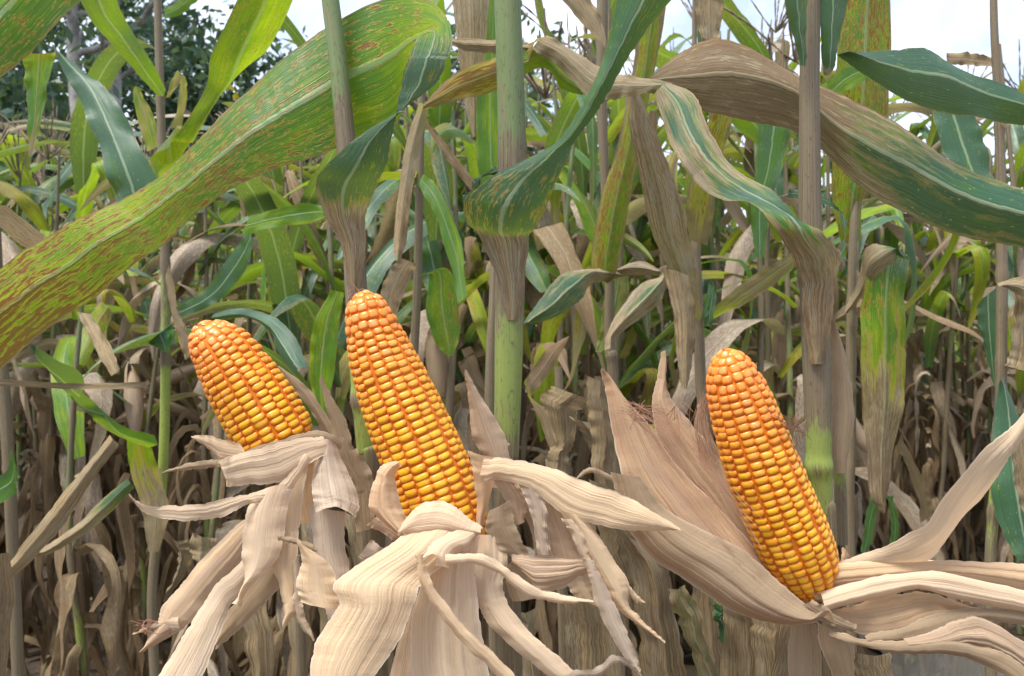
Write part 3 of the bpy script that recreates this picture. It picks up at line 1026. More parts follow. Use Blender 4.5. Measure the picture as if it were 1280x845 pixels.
husk(e2, [(590, 668, 632, 668), (593, 710, 634, 705), (596, 745, 629, 738), (605, 772, 647, 772), (630, 800, 673, 800), (665, 829, 698, 820), (702, 856, 728, 848)], (.476, .455), M_HUSKW, .08, bulge=.007, pleat=.003)
husk(e2, [(594, 668, 604, 660), (596, 634, 610, 628), (592, 594, 622, 592), (585, 563, 640, 574)], [.482, .482, .478, .476], M_HUSKP, .04, bulge=.006)
husk(e2, [(606, 572, 600, 606), (634, 573, 626, 600), (690, 585, 667, 613), (731, 602, 703, 643), (768, 614, 752, 656), (803, 632, 806, 664), (850, 660, 851, 662)], [.474, .470, .462, .455, .45, .446, .442], M_HUSK, .10, bulge=.004, ruffle=.002, pleat=.002)
husk(e2, [(612, 638, 637, 625), (607, 658, 642, 648), (618, 680, 654, 678), (640, 697, 663, 698)], .472, M_HUSKB, .8, crumple=.003)
husk(e2, [(616, 600, 642, 596), (630, 625, 658, 622), (644, 657, 656, 652)], .476, M_HUSKP, .3, pleat=.003)
husk(e2, [(650, 610, 674, 612), (659, 628, 684, 634), (667, 655, 684, 662), (672, 692, 690, 694)], .462, M_HUSKW, .3, pleat=.004)
husk(e2, [(664, 610, 692, 612), (678, 640, 708, 645), (685, 670, 722, 680), (690, 702, 735, 702)], .468, M_HUSKP, .4, pleat=.003)
husk(e2, [(638, 694, 654, 706), (667, 695, 671, 739), (700, 696, 703, 735), (732, 698, 733, 716), (740, 706, 739, 712)], (.466, .452), M_HUSKP, .5, pleat=.005, npleat=6, bulge=.004)
husk(e2, [(640, 700, 668, 705), (632, 720, 662, 730), (640, 752, 668, 748)], .478, M_HUSKB, .6)
husk(e2, [(700, 638, 727, 645), (716, 665, 747, 668), (734, 700, 768, 700), (750, 728, 786, 728), (767, 752, 786, 755), (782, 770, 797, 768), (805, 786, 812, 784), (829, 802, 831, 801)], (.456, .446), M_HUSK, .04, bulge=.007)
husk(e2, [(702, 648, 714, 648), (713, 666, 729, 668), (724, 690, 736, 690), (732, 708, 740, 705)], .450, M_HUSKW, .04)
husk(e2, [(729, 700, 742, 700), (736, 720, 749, 718), (744, 752, 766, 750), (759, 785, 782, 786), (779, 820, 796, 822), (797, 840, 801, 838)], (.448, .438), M_HUSKW, .38, bulge=.004)
husk(e2, [(705, 722, 735, 714), (718, 745, 742, 735), (745, 759, 747, 757)], .458, M_HUSK, .2)
husk(e2, [(783, 726, 785, 738), (795, 742, 793, 751), (806, 752, 807, 754)], .450, M_HUSK, .15)
husk(e2, [(700, 848, 706, 854), (718, 838, 723, 846), (745, 834, 749, 843), (765, 819, 768, 827), (785, 827, 787, 835), (808, 850, 809, 853)], .446, M_HUSKW, .5)
husk(e2, [(458, 656, 472, 644), (480, 668, 492, 654), (505, 682, 512, 668)], .478, M_HUSKP, .35, pleat=.003)
husk(e2, [(448, 696, 464, 674), (466, 706, 484, 690), (478, 712, 496, 700)], .482, M_HUSKW, .45)
husk(e2, [(371, 674, 381, 682), (377, 702, 411, 705), (371, 730, 424, 736), (376, 752, 430, 762)], (.455, .450), M_HUSK, .06, bulge=.008)
husk(e2, [(645, 600, 662, 596), (655, 640, 690, 636), (672, 690, 716, 690), (690, 730, 735, 728)], .482, M_HUSKB, .5)
silk(e2, [[(449, 366), (446, 362), (443, 369)]], (.494, .492), 6, 3, .0002, 8)

# ---- right ear
e3 = thing('corn_ear', 'rightmost peeled corn cob, bare down to its rounded butt, beside a brown husk', 'corn ear', loc(1030, 775, .50), EARS)
build_cob(e3, [(906, 437, 5), (909, 447, 21), (914, 465, 31), (921, 490, 38), (936, 535, 44), (955, 590, 47), (975, 638, 48), (995, 683, 47), (1009, 713, 41), (1017, 732, 30), (1023, 745, 10)],
          (.488, .505), 57, closed_base=True, ripe0=.16)
husk(e3, [(827, 440, 832, 440), (821, 475, 833, 480), (815, 510, 840, 500), (824, 550, 869, 535), (848, 592, 892, 562), (885, 637, 918, 606), (920, 682, 944, 662), (965, 732, 982, 716), (1012, 764, 1017, 756)],
     (.545, .515), M_HUSKR, .18, bulge=.010, pleat=.004)
husk(e3, [(873, 505, 878, 502), (868, 532, 888, 540), (876, 560, 905, 580), (900, 600, 925, 620), (930, 650, 950, 670)], .540, M_HUSKR, .35)
husk(e3, [(751, 464, 753, 463), (758, 494, 783, 499), (767, 550, 813, 532), (776, 590, 842, 575), (790, 630, 886, 622), (830, 680, 927, 664), (885, 722, 962, 709), (942, 762, 1002, 749), (1002, 780, 1027, 769)],
     (.535, .492), M_HUSKR, .12, bulge=.012, pleat=.003, cols=25)
husk(e3, [(764, 590, 800, 596), (776, 645, 832, 636), (808, 692, 882, 664), (862, 728, 928, 686), (905, 758, 964, 718), (946, 775, 1002, 752), (986, 781, 1027, 770), (1022, 779, 1042, 778)],
     (.492, .476), M_HUSKB, .58, bulge=.014, pleat=.003, cols=25)
husk(e3, [(720, 598, 722, 598), (738, 584, 742, 592), (770, 596, 772, 604), (802, 596, 806, 600)], .52, M_HUSKB, .6)
husk(e3, [(1062, 694, 1054, 684), (1056, 715, 1046, 714), (1044, 738, 1032, 742)], .512, M_HUSKP, .2)
husk(e3, [(1045, 704, 1052, 713), (1090, 688, 1102, 706), (1130, 671, 1152, 702), (1162, 655, 1180, 678), (1188, 614, 1216, 634), (1228, 562, 1246, 598), (1268, 530, 1270, 560), (1300, 488, 1304, 512)], [.50, .488, .478, .472, .466, .46, .456, .45],
     M_HUSKW, .0, bulge=.004, ruffle=.001, dd=[0, 0, .01, .02, .02, .01, 0, 0])
husk(e3, [(1044, 704, 1034, 738), (1100, 701, 1098, 730), (1170, 700, 1165, 722), (1230, 702, 1225, 728), (1290, 706, 1288, 742)], (.492, .470), M_HUSKP, .10, bulge=.006, pleat=.004, npleat=6, cols=25, name='husk_leaf')
husk(e3, [(1026, 742, 1030, 764), (1090, 722, 1090, 751), (1140, 715, 1145, 738), (1185, 716, 1200, 750), (1290, 740, 1290, 768)], (.484, .462), M_HUSKW, .10, bulge=.008, pleat=.004, cols=25)
husk(e3, [(1028, 766, 1034, 778), (1060, 758, 1064, 788), (1092, 748, 1100, 796), (1125, 742, 1132, 788), (1160, 740, 1164, 774), (1215, 758, 1212, 768), (1290, 768, 1290, 772)], (.490, .478), M_HUSKP, .22, bulge=-.006, pleat=.0025, cols=21)
husk(e3, [(1080, 794, 1084, 802), (1124, 785, 1130, 803), (1168, 769, 1182, 800), (1210, 761, 1222, 775), (1250, 761, 1250, 777), (1290, 764, 1290, 786)], (.474, .462), M_HUSKB, .75, bulge=.004)
husk(e3, [(1128, 797, 1138, 803), (1164, 789, 1186, 804), (1192, 777, 1216, 806), (1220, 770, 1246, 818), (1250, 783, 1270, 832), (1292, 810, 1292, 850)], (.470, .458), M_HUSKP, .55, bulge=.008, pleat=.004)
husk(e3, [(1036, 788, 1036, 796), (1068, 795, 1088, 806), (1120, 801, 1118, 818), (1190, 800, 1188, 819), (1248, 813, 1240, 836), (1292, 842, 1285, 866)], (.480, .452), M_HUSKB, .35, bulge=.005, pleat=.0015)
husk(e3, [(1000, 756, 1016, 750), (1018, 772, 1034, 760), (1042, 782, 1052, 772), (1066, 790, 1072, 780)], .478, M_HUSKB, .45, pleat=.003)
husk(e3, [(1016, 744, 1022, 752), (1034, 738, 1040, 756), (1060, 732, 1066, 752)], .486, M_HUSKB, .3, pleat=.003)
husk(e3, [(1022, 778, 1050, 782), (1024, 805, 1064, 802), (1040, 842, 1068, 838), (1048, 890, 1060, 890)], (.495, .50), M_HUSKB, .3, bulge=.008)
husk(e3, [(990, 778, 1020, 780), (985, 820, 1028, 822), (990, 890, 1026, 890)], .512, M_HUSKB, .8)
silk(e3, [[(790, 512), (840, 545), (885, 600), (930, 660)], [(776, 512), (830, 530), (880, 585), (935, 650)], [(815, 520), (850, 560), (900, 620), (950, 690)], [(800, 520), (835, 580), (880, 640), (930, 690)]],
     (.518, .478), 7, 12, .00013, 26)
silk(e3, [[(778, 508), (800, 516), (812, 530)], [(800, 508), (790, 520), (812, 524)], [(776, 520), (806, 510), (826, 528)], [(838, 520), (846, 512), (850, 532)]],
     (.522, .516), 17, 8, .0002, 26)
silk(e3, [[(880, 500), (872, 530), (882, 570)], [(884, 490), (880, 530), (896, 580)]], (.525, .52), 8, 5, .00014, 30)
silk(e3, [[(955, 522), (975, 530), (1004, 538)], [(950, 508), (985, 530), (1000, 560)], [(985, 520), (996, 535), (1006, 548)], [(958, 528), (985, 538), (1002, 520)]], (.478, .485), 9, 3, .00022, 16)

# ------------------------------------------------------------------ the three plants that carry them
NEAR = 'corn plants right in front'
p1 = thing('corn_plant', 'corn plant behind the middle cob, its huge rust-streaked leaf folding over to the left', 'corn plant', base_at(462, 650, .56), NEAR)
pix_stalk(p1, [(406, -60, .565, 22), (413, 0, .565, 22), (424, 90, .562, 23), (433, 185, .56, 25), (440, 268, .56, 28), (446, 380, .56, 28), (454, 495, .56, 29), (459, 560, .56, 27), (466, 660, .56, 27)],
          (.15, .15, .2, .3, .75, .8, .6, .0, .1, .3, .9), (.15, .15, .15, .2, .3, .5, .6, 1, .9, .7, .3), [(440, 268, .56), (455, 500, .56)])
leaf(p1, [
    ([(440, 365, 449, 365), (428, 312, 456, 312), (406, 268, 457, 270), (394, 228, 468, 238), (408, 206, 483, 205), (446, 172, 491, 166), (512, 130, 496, 142), (545, 104, 500, 112), (559, 75, 510, 74), (565, 44, 522, 46),
      (557, 18, 520, 60), (530, -1, 510, 104), (478, 0, 494, 156), (412, 33, 440, 176), (356, 72, 395, 196), (300, 122, 338, 214), (250, 172, 292, 236), (200, 220, 246, 266), (150, 250, 212, 300), (100, 272, 163, 334), (50, 300, 112, 376), (0, 336, 52, 416), (-90, 400, -20, 480)],
     [.546, .545, .542, .533, .524, .518, .515, .514, .512, .516, .528, .548, .570, .580, .578, .572, .567, .562, .557, .55, .548, .545, .54],
     dict(bulge=[.005, .005, .005, .005, .004, .003, .001, .002, .002, .0, .0, .003, .006, .007, .007, .007, .006, .006, .006, .006, .006, .006, .006],
          tint=[.3, .2, .1, .02, .02, .02, .02, .05, .12, .5, .62, .62, .58, .48, .42, .40, .44, .52, .6, .68, .74, .76, .76],
          rust=[.1, .1, .2, .2, .2, .15, .1, .15, .2, .3, .36, .42, .45, .48, .48, .48, .5, .56, .66, .74, .78, .8, .8],
          dry=[1, .9, .5, .1] + [0] * 19, edgedry=.14, ruffle=.0012, crumple=0.0, cols=19))],
    label='huge leaf folded over at the top, streaked with rust')
p2 = thing('corn_plant', 'corn plant with the thickest pale green stalk, one dark leaf twisting up beside it', 'corn plant', base_at(634, 600, .55), NEAR)
pix_stalk(p2, [(630, -60, .55, 33), (634, 0, .55, 33), (638, 100, .55, 34), (640, 200, .55, 36), (639, 296, .55, 38), (637, 380, .55, 37), (635, 480, .55, 34), (633, 570, .55, 31), (633, 640, .55, 30)],
          (.15, .15, .2, .22, .55, .68, .42, .2, .3, .6, .9), (.1, .1, .15, .1, .2, .3, .5, .62, .6, .5, .3), [(639, 297, .55)], sides=20)
leaf(p2, [([(634, 400, 648, 400), (621, 345, 656, 348), (598, 294, 661, 298), (584, 276, 668, 284), (581, 248, 682, 260), (612, 222, 697, 222), (655, 200, 712, 192), (692, 180, 722, 172), (722, 140, 742, 146), (743, 100, 760, 118), (758, 56, 790, 64), (772, 0, 832, 8), (782, -70, 880, -60)],
            [.540, .539, .535, .528, .522, .517, .513, .512, .51, .505, .50, .495, .49], dict(bulge=[.001, .002, .003, .006, .006, .004, .003, .003, .004, .006, .006, .006, .006], tint=.08, rust=[.1, .1, .1, .3, .38, .3, .15, .1, .1, .1, .1, .15, .2], dry=[.62, .66, .42, .1, 0, 0, 0, .02, 0, 0, 0, 0, 0], ruffle=.0012)),
           ([(624, 300, 606, 302), (598, 290, 584, 270), (584, 258, 582, 250), (590, 236, 604, 222), (620, 214, 640, 206)], (.545, .56), dict(tint=.1, rust=.2, bulge=-.004))])
p3 = thing('corn_plant', 'corn plant with the dry striped brown stalk behind the right cob', 'corn plant', base_at(1028, 650, .55), NEAR)
pix_stalk(p3, [(1013, -60, .55, 24), (1013, 0, .55, 24), (1012, 100, .55, 24), (1012, 200, .55, 26), (1013, 300, .55, 29), (1016, 345, .55, 32), (1020, 440, .55, 34), (1023, 540, .55, 32), (1024, 585, .55, 29), (1031, 640, .55, 21), (1037, 720, .55, 20)],
          (.72, .72, .7, .72, .75, .8, .85, .82, .5, 0, .05, .5, .9), (.4, .4, .4, .4, .4, .4, .5, .5, .6, .82, .78, .5, .3), [(1016, 342, .55), (1024, 584, .55)], sides=18)
husk(p3, [(1036, 395, 1042, 400), (1038, 450, 1060, 458), (1040, 510, 1068, 520), (1038, 560, 1062, 562), (1040, 590, 1058, 590)], .56, M_HUSKB, .8, name='leaf_sheath', bulge=.008)
pix_stalk(p3, [(1045, 560, .575, 16), (1050, 600, .575, 15), (1052, 680, .575, 15)], (.3, .2, .3, .6, .9), (.9, .9, .8, .5, .3), ground=False)
leaf(p3, [([(1014, 455, 1030, 455), (1002, 392, 1039, 392), (1002, 350, 1045, 350), (985, 312, 1050, 318), (966, 282, 1030, 294), (944, 258, 1004, 276), (910, 252, 960, 238), (868, 224, 918, 210), (845, 194, 888, 164), (829, 150, 868, 120), (818, 116, 838, 104)],
            [.540, .539, .536, .530, .524, .53, .55, .565, .575, .59, .60], dict(bulge=[.004, .004, .004, .006, .006, .003, .004, .006, .006, .006, .004], tint=[.5, .5, .5, .45, .3, .1, .05, .05, .05, .05, .1], rust=[.2, .2, .3, .3, .2, .1, 0, 0, 0, 0, 0], dry=[1, .95, .75, .50, .30, .12, .16, .30, .30, .30, .36], edgedry=.2)),
           ([(818, 116, 838, 104), (776, 122, 792, 96), (738, 124, 752, 84), (700, 84, 716, 62), (664, 62, 684, 44)], [.60, .61, .62, .63, .635], dict(bulge=.004, tint=.1, rust=.05, dry=[.35, .55, .45, .6, .7])),
           ([(664, 62, 684, 44), (652, 96, 656, 54), (610, 116, 606, 76), (570, 128, 562, 96), (526, 138, 527, 133)], [.635, .65, .66, .66, .65], dict(bulge=.004, tint=.9, rust=[.7, .9, 1, 1.1, 1.1], dry=[.4, .2, .15, .25, .45], edgedry=.2)),
           ([(652, 64, 652, 94), (676, 60, 682, 86), (702, 84, 704, 112), (729, 113, 729, 119)], .645, dict(bulge=.003, tint=.62, rust=.35)),
           ([(545, 46, 546, 50), (580, 48, 584, 64), (624, 50, 626, 66), (660, 56, 664, 66)], (.655, .645), dict(dry=.9, bulge=.003)),
           ([(1036, 348, 1042, 346), (1046, 330, 1052, 322), (1054, 300, 1058, 290), (1048, 262, 1056, 270), (1020, 238, 1030, 256), (985, 236, 985, 246)], [.545, .555, .57, .585, .585, .575], dict(bulge=0, tint=.05, rust=.05, dry=.06))])
leaf(p3, [([(968, -50, 1012, -50), (978, 0, 1010, 0), (992, 46, 1008, 50), (1000, 82, 1007, 84)], (.525, .537), dict(tint=[.5, .2, .05, .05], rust=.15, bulge=.003, dry=[0, 0, 0, .2])),
           ([(1016, -50, 1066, -50), (1022, 14, 1056, 16), (1027, 66, 1046, 72), (1030, 94, 1038, 95)], (.545, .556), dict(tint=0, rust=.05, bulge=.003, dry=[0, 0, 0, .5]))])
# ears hang on these plants by short stems
# ------------------------------------------------------------------ single plants close behind
def plant(label, x, y, d, group=None):
    return thing('corn_plant', label, 'corn plant', base_at(x, y, d), group)


CLOSE = 'corn plants close behind the ears'
# out to the right: the long brown leaf and the blue-green leaf reach in from it
q = plant('corn plant beyond the right edge, sending in a long half-brown leaf and a blue-green leaf', 1400, 600, .62, CLOSE)
pix_stalk(q, [(1385, -80, .64, 26), (1390, 150, .63, 27), (1395, 350, .62, 28), (1400, 600, .62, 28)], (.4, .5, .6, .7, .8, .9), (.2, .3, .4, .5, .4, .3))
leaf(q, [([(810, 104, 811, 98), (868, 134, 850, 66), (930, 150, 892, 48), (985, 162, 950, 66), (1030, 190, 1004, 98), (1080, 240, 1062, 124), (1150, 276, 1130, 160), (1215, 298, 1200, 206), (1290, 312, 1290, 242), (1390, 345, 1395, 300)],
           [.615, .618, .62, .62, .62, .615, .61, .605, .60, .61], dict(bulge=[0, .008, .012, .014, .016, .016, .016, .014, .012, .01], tint=[.5, .5, .5, .5, .3, .1, .05, .05, .05, .1], rust=[.3, .4, .5, .5, .4, .1, .05, .05, .05, .1],
                dry=[.75, .72, .74, .72, .62, .34, .26, .24, .24, .3], edgedry=.14, cols=17)),
          ([(868, 134, 850, 66), (930, 150, 892, 48)], .64, dict(dry=.9))],
     label='long leaf, dry and brown toward its tip, green near the stalk')
leaf(q, [([(1046, 68, 1047, 66), (1085, 96, 1075, 65), (1130, 122, 1118, 62), (1180, 140, 1165, 62), (1230, 150, 1215, 92), (1290, 158, 1290, 122), (1390, 180, 1392, 150)],
           (.56, .62), dict(bulge=.008, tint=.0, rust=.02, dry=.02))], label='blue-green leaf with a sharp tip')
# out to the left: the top left leaf
q = plant('corn plant at the left edge, a yellow-green leaf crossing the top left corner', -160, 600, .62, CLOSE)
pix_stalk(q, [(-150, -200, .60, 24), (-155, 150, .62, 27), (-160, 600, .62, 28)], (.4, .5, .7, .8, .9), (.2, .3, .5, .4, .3))
leaf(q, [([(-150, 180, -120, 230), (-100, 95, -60, 150), (-60, 30, -2, 100), (-10, -30, 55, 48), (50, -80, 112, -12), (130, -120, 170, -70)], [.60, .585, .575, .575, .58, .59],
           dict(bulge=.008, tint=[.35, .4, .42, .45, .5, .5], rust=[.3, .4, .5, .5, .4, .4], cols=17, edgedry=.12))])
leaf(q, [([(-150, 330, -130, 350), (-60, 270, -60, 300), (0, 256, -4, 284), (30, 275, 22, 303), (54, 294, 50, 318)], (.85, 1.0), dict(dry=.95, tint=.5))])
# the plant of the left background stalk
q = plant('slender brown corn plant left of the smallest cob, yellow-green leaf arching up', 205, 600, 1.45, CLOSE)
pix_stalk(q, [(196, -40, 1.45, 9), (197, 0, 1.45, 9), (200, 110, 1.45, 10), (206, 300, 1.45, 11), (207, 450, 1.45, 12), (205, 560, 1.45, 12), (200, 640, 1.45, 12), (190, 760, 1.45, 12)], (.8, .8, .8, .7, .5, .3, .1, .1, .5, .9),
          (.3, .3, .3, .4, .7, .9, 1, 1, .6, .3), [(202, 125, 1.45), (206, 330, 1.45), (206, 450, 1.45), (190, 620, 1.45)])
leaf(q, [([(90, -30, 140, -40), (112, 22, 147, 2), (142, 58, 165, 38), (172, 92, 192, 82), (196, 120, 207, 112)], (1.25, 1.44), dict(tint=.25, rust=.25, dry=[.15, .12, .05, 0, .0], bulge=.01))])
leaf(q, [([(196, 214, 205, 222), (188, 196, 226, 196), (214, 178, 250, 156), (256, 112, 292, 96), (264, 70, 334, 62), (292, 10, 366, 0), (320, -60, 385, -60)], [1.44, 1.38, 1.3, 1.25, 1.2, 1.15, 1.1], dict(tint=.62, rust=.4, bulge=.02, dry=0.0))])
leaf(q, [([(204, 10, 207, 24), (222, 0, 232, 14), (248, -30, 262, -16)], (1.44, 1.4), dict(tint=.4, rust=.2))])
leaf(q, [([(200, 130, 206, 130), (168, 108, 176, 112), (172, 150, 190, 140), (184, 190, 203, 180)], 1.5, dict(tint=.6, dry=.3))])
leaf(q, [([(206, 122, 212, 122), (222, 88, 230, 96), (224, 120, 234, 120), (214, 160, 226, 160)], 1.42, dict(tint=.8, dry=.35))])
leaf(q, [([(262, 122, 268, 116), (280, 102, 288, 112), (294, 112, 300, 122), (290, 120, 292, 126)], 1.4, dict(tint=1.0, rust=.4))])
leaf(q, [([(34, 428, 35, 426), (70, 478, 102, 470), (104, 512, 106, 492), (140, 542, 150, 530), (186, 560, 192, 544)], [.9, 1.0, 1.1, 1.2, 1.3], dict(tint=[.0, 0, .05, .3, .45], dry=.0, rust=.1, bulge=.012))])
leaf(q, [([(205, 440, 212, 440), (186, 428, 214, 404), (190, 432, 220, 430)], 1.42, dict(tint=.2, dry=0.0))])
leaf(q, [([(212, 330, 206, 345), (226, 395, 214, 390), (240, 425, 225, 430), (238, 445, 232, 450)], 1.4, dict(dry=.95, tint=.4))])
leaf(q, [([(158, 545, 188, 556), (163, 590, 200, 590), (178, 640, 212, 640), (185, 690, 198, 690)], 1.4, dict(tint=.8, dry=[.0, .35, .5, .6]))], name='leaf_sheath')
# broken teal leaf on the left, with a pale midrib
q = plant('corn plant at far left with a broken blue-green leaf, white midrib', 20, 600, 1.0, CLOSE)
pix_stalk(q, [(-20, -60, 1.05, 12), (-10, 200, 1.05, 13), (0, 420, 1.05, 14), (12, 600, 1.05, 14)], (.6, .7, .8, .9, .9), (.4, .4, .5, .5, .4))
leaf(q, [([(70, 66, 73, 66), (80, 92, 108, 92), (96, 118, 142, 122), (110, 150, 160, 150), (126, 184, 168, 172), (136, 222, 190, 210), (148, 262, 204, 250), (158, 300, 212, 300)], [1.0, .98, .96, .95, .94, .93, .93, .93], dict(tint=.0, rust=.05, bulge=.01, ruffle=.006)),
          ([(30, 68, 70, 66), (30, 90, 66, 76), (32, 120, 60, 110), (34, 160, 50, 160), (36, 195, 40, 195)], 1.0, dict(tint=[1, .6, .4, .5, .6], dry=[.2, .1, .1, .3, .5], rust=.2))])
leaf(q, [([(138, 544, 150, 556), (100, 590, 112, 606), (60, 640, 80, 655), (22, 690, 40, 700), (0, 712, 8, 728)], (.95, .9), dict(dry=.95, tint=.5, bulge=.008))])
leaf(q, [([(160, 598, 168, 610), (130, 622, 140, 638), (96, 655, 106, 668), (60, 680, 62, 692), (30, 690, 34, 696)], (1.05, 1.0), dict(dry=[.2, .3, .6, .8, 1], tint=.2, bulge=.008))])
leaf(q, [([(-20, 690, 14, 690), (-15, 740, 16, 740), (-12, 800, 10, 800), (-8, 880, 4, 880)], .8, dict(dry=1.0, tint=.5, bulge=.01, crumple=.004))], age=.6)
leaf(q, [([(16, 560, 22, 600), (8, 590, 16, 620), (-20, 600, -20, 640)], .9, dict(dry=.0, tint=.2))])
leaf(q, [([(96, 390, 112, 392), (116, 430, 134, 425), (138, 470, 150, 462)], (1.1, 1.05), dict(dry=1.0, crumple=.004))])
leaf(q, [([(-10, 474, -10, 482), (90, 479, 90, 487), (182, 478, 182, 486)], (.95, 1.0), dict(dry=1.0, crumple=.002))])
# a row of thin stalks in the middle
q = plant('thin dark corn plant between the middle and right cobs, long yellow leaf hanging', 762, 520, 1.15, CLOSE)
pix_stalk(q, [(752, -60, 1.15, 15), (753, 20, 1.15, 15), (752, 120, 1.15, 13), (757, 250, 1.15, 11), (762, 340, 1.15, 12), (762, 430, 1.15, 13), (767, 500, 1.15, 14)], (.95, .95, .9, .9, .95, 1, 1, 1, 1), (.4,) * 9, [(762, 330, 1.15), (764, 445, 1.15)])
leaf(q, [([(800, -40, 836, -40), (798, 10, 832, 10), (790, 90, 818, 90), (772, 180, 800, 180), (748, 260, 786, 260), (740, 335, 772, 335), (752, 350, 766, 350)], (1.05, 1.13), dict(tint=.55, rust=.6, dry=[.3, .25, .15, .15, .1, .15, .5], bulge=.008, edgedry=.35))])
leaf(q, [([(768, 338, 768, 350), (746, 336, 752, 352), (722, 338, 738, 356), (700, 344, 724, 376), (676, 372, 692, 397), (654, 405, 655, 407)], (1.14, 1.0), dict(tint=.0, dry=[.6, .5, .4, .28, .3, .3], bulge=.012))])
leaf(q, [([(764, 348, 772, 336), (798, 344, 800, 326), (824, 346, 830, 344), (800, 356, 826, 376), (776, 384, 798, 400), (758, 418, 770, 422), (756, 438, 760, 442)], (1.15, 1.05), dict(tint=.0, dry=[.7, .65, .5, .35, .4, .6, .8], bulge=.01))])
leaf(q, [([(764, 340, 785, 338), (754, 380, 785, 372), (748, 420, 770, 412), (744, 440, 752, 440)], 1.18, dict(tint=.3, dry=.3, rust=.3))])
leaf(q, [([(700, 425, 712, 420), (680, 440, 694, 455), (664, 465, 676, 480), (656, 480, 664, 500), (672, 520, 690, 515), (690, 570, 700, 560)], (1.3, 1.2), dict(tint=.8, dry=[1, 1, .8, .2, .5, .8], rust=.7))])
leaf(q, [([(812, 138, 822, 140), (808, 190, 821, 196), (812, 236, 819, 236), (805, 264, 807, 264)], .98, dict(dry=1.0, tint=.5, rust=1.0, crumple=.004))])
q = plant('corn plant left above the rightmost cob, wide limp pale brown leaf', 874, 520, 1.05, CLOSE)
pix_stalk(q, [(868, -60, 1.08, 6), (868, 40, 1.08, 6), (869, 160, 1.06, 8), (870, 300, 1.05, 11), (873, 390, 1.05, 13), (876, 480, 1.05, 14), (880, 560, 1.05, 14)], (.95,) * 9, (.4,) * 9, [(871, 305, 1.05), (873, 395, 1.05)])
leaf(q, [([(786, 110, 800, 118), (788, 165, 826, 180), (802, 230, 848, 240), (815, 290, 862, 300), (838, 340, 872, 345), (858, 375, 876, 380), (866, 395, 878, 395)], (.92, 1.04), dict(tint=.0, dry=[.8, .75, .65, .5, .55, .45, .3], bulge=.01, rust=.1)),
          ([(828, 335, 862, 345), (840, 390, 870, 400), (845, 440, 866, 450), (852, 486, 858, 486)], .97, dict(dry=1.0, bulge=.01))])
leaf(q, [([(862, 300, 884, 306), (858, 270, 892, 270), (862, 220, 898, 215), (878, 170, 912, 165), (896, 120, 924, 118)], (1.04, .98), dict(tint=.85, rust=.7, dry=[.5, .35, .2, .2, .2], edgedry=.3))])
leaf(q, [([(868, 0, 905, 0), (874, 40, 900, 44), (884, 62, 896, 64)], 1.05, dict(dry=.95)), ([(868, -60, 915, -60), (868, 0, 905, 0)], 1.05, dict(dry=.95))])
leaf(q, [([(880, 395, 892, 400), (930, 352, 945, 372), (985, 318, 996, 330), (1010, 300, 1012, 306)], (1.05, .9), dict(tint=.6, dry=[.2, .42, .45, .5], rust=.3, edgedry=.1))])
leaf(q, [([(876, 400, 884, 395), (888, 350, 896, 360), (884, 385, 892, 392), (880, 408, 890, 408)], 1.02, dict(tint=.15, dry=0.0))])
leaf(q, [([(946, 140, 994, 150), (946, 200, 978, 205), (938, 262, 962, 262), (944, 322, 956, 322)], .95, dict(tint=.22, rust=.1))])
q = plant('thin corn plant just right of the dry striped stalk, wide rusty yellow leaf', 1064, 620, .95, CLOSE)
pix_stalk(q, [(1068, 200, .96, 9), (1067, 280, .95, 10), (1064, 380, .95, 11), (1063, 480, .95, 12), (1064, 560, .95, 12), (1062, 660, .95, 12)], (.8, .8, .85, .8, .4, .5, .8, .9), (.4, .4, .4, .6, .9, .9, .5, .3), [(1063, 380, .95), (1063, 488, .95)])
leaf(q, [([(1056, -60, 1116, -60), (1052, 0, 1113, 0), (1044, 90, 1112, 90), (1042, 160, 1108, 150), (1040, 220, 1096, 200), (1042, 270, 1080, 250), (1052, 305, 1076, 300)], (.92, .96), dict(tint=.52, rust=.68, dry=.05, bulge=.006, cols=15))],
     label='wide yellow leaf speckled with rust')
leaf(q, [([(1056, 386, 1060, 392), (1072, 352, 1086, 360), (1082, 310, 1102, 340), (1104, 306, 1128, 318), (1118, 318, 1136, 326)], [.94, .92, .9, .9, .9], dict(tint=.1, dry=[.9, .8, .6, .25, .1], bulge=.006)),
          ([(1082, 316, 1136, 324), (1078, 370, 1130, 380), (1075, 440, 1133, 450), (1078, 500, 1128, 510), (1082, 560, 1118, 560), (1088, 618, 1110, 616), (1100, 640, 1106, 640)], .91, dict(tint=[.1, .6, .6, .7, .8, .5, .5], rust=.35, dry=[.05, .22, .28, .42, .8, 1, 1], bulge=.006, cols=15))],
     label='hanging leaf, yellow-green above and brown below')
leaf(q, [([(1096, 600, 1108, 604), (1084, 640, 1096, 645), (1076, 690, 1084, 695)], .98, dict(tint=.2, dry=0.0))])
leaf(q, [([(1108, 620, 1116, 620), (1114, 650, 1124, 655), (1112, 684, 1122, 690)], .98, dict(tint=.25, dry=0.0))])
leaf(q, [([(1120, 560, 1126, 545), (1132, 580, 1142, 575), (1146, 620, 1160, 615), (1152, 654, 1168, 640)], .95, dict(tint=.9, dry=.7, rust=.9))])
leaf(q, [([(1092, 70, 1104, 84), (1056, 84, 1066, 110), (1028, 104, 1034, 130), (1004, 84, 1010, 94)], (.9, .85), dict(tint=.55, rust=.2))])
q = plant('dark corn stalk near the right edge, curled dry leaf wrapped beside it', 1248, 700, .88, CLOSE)
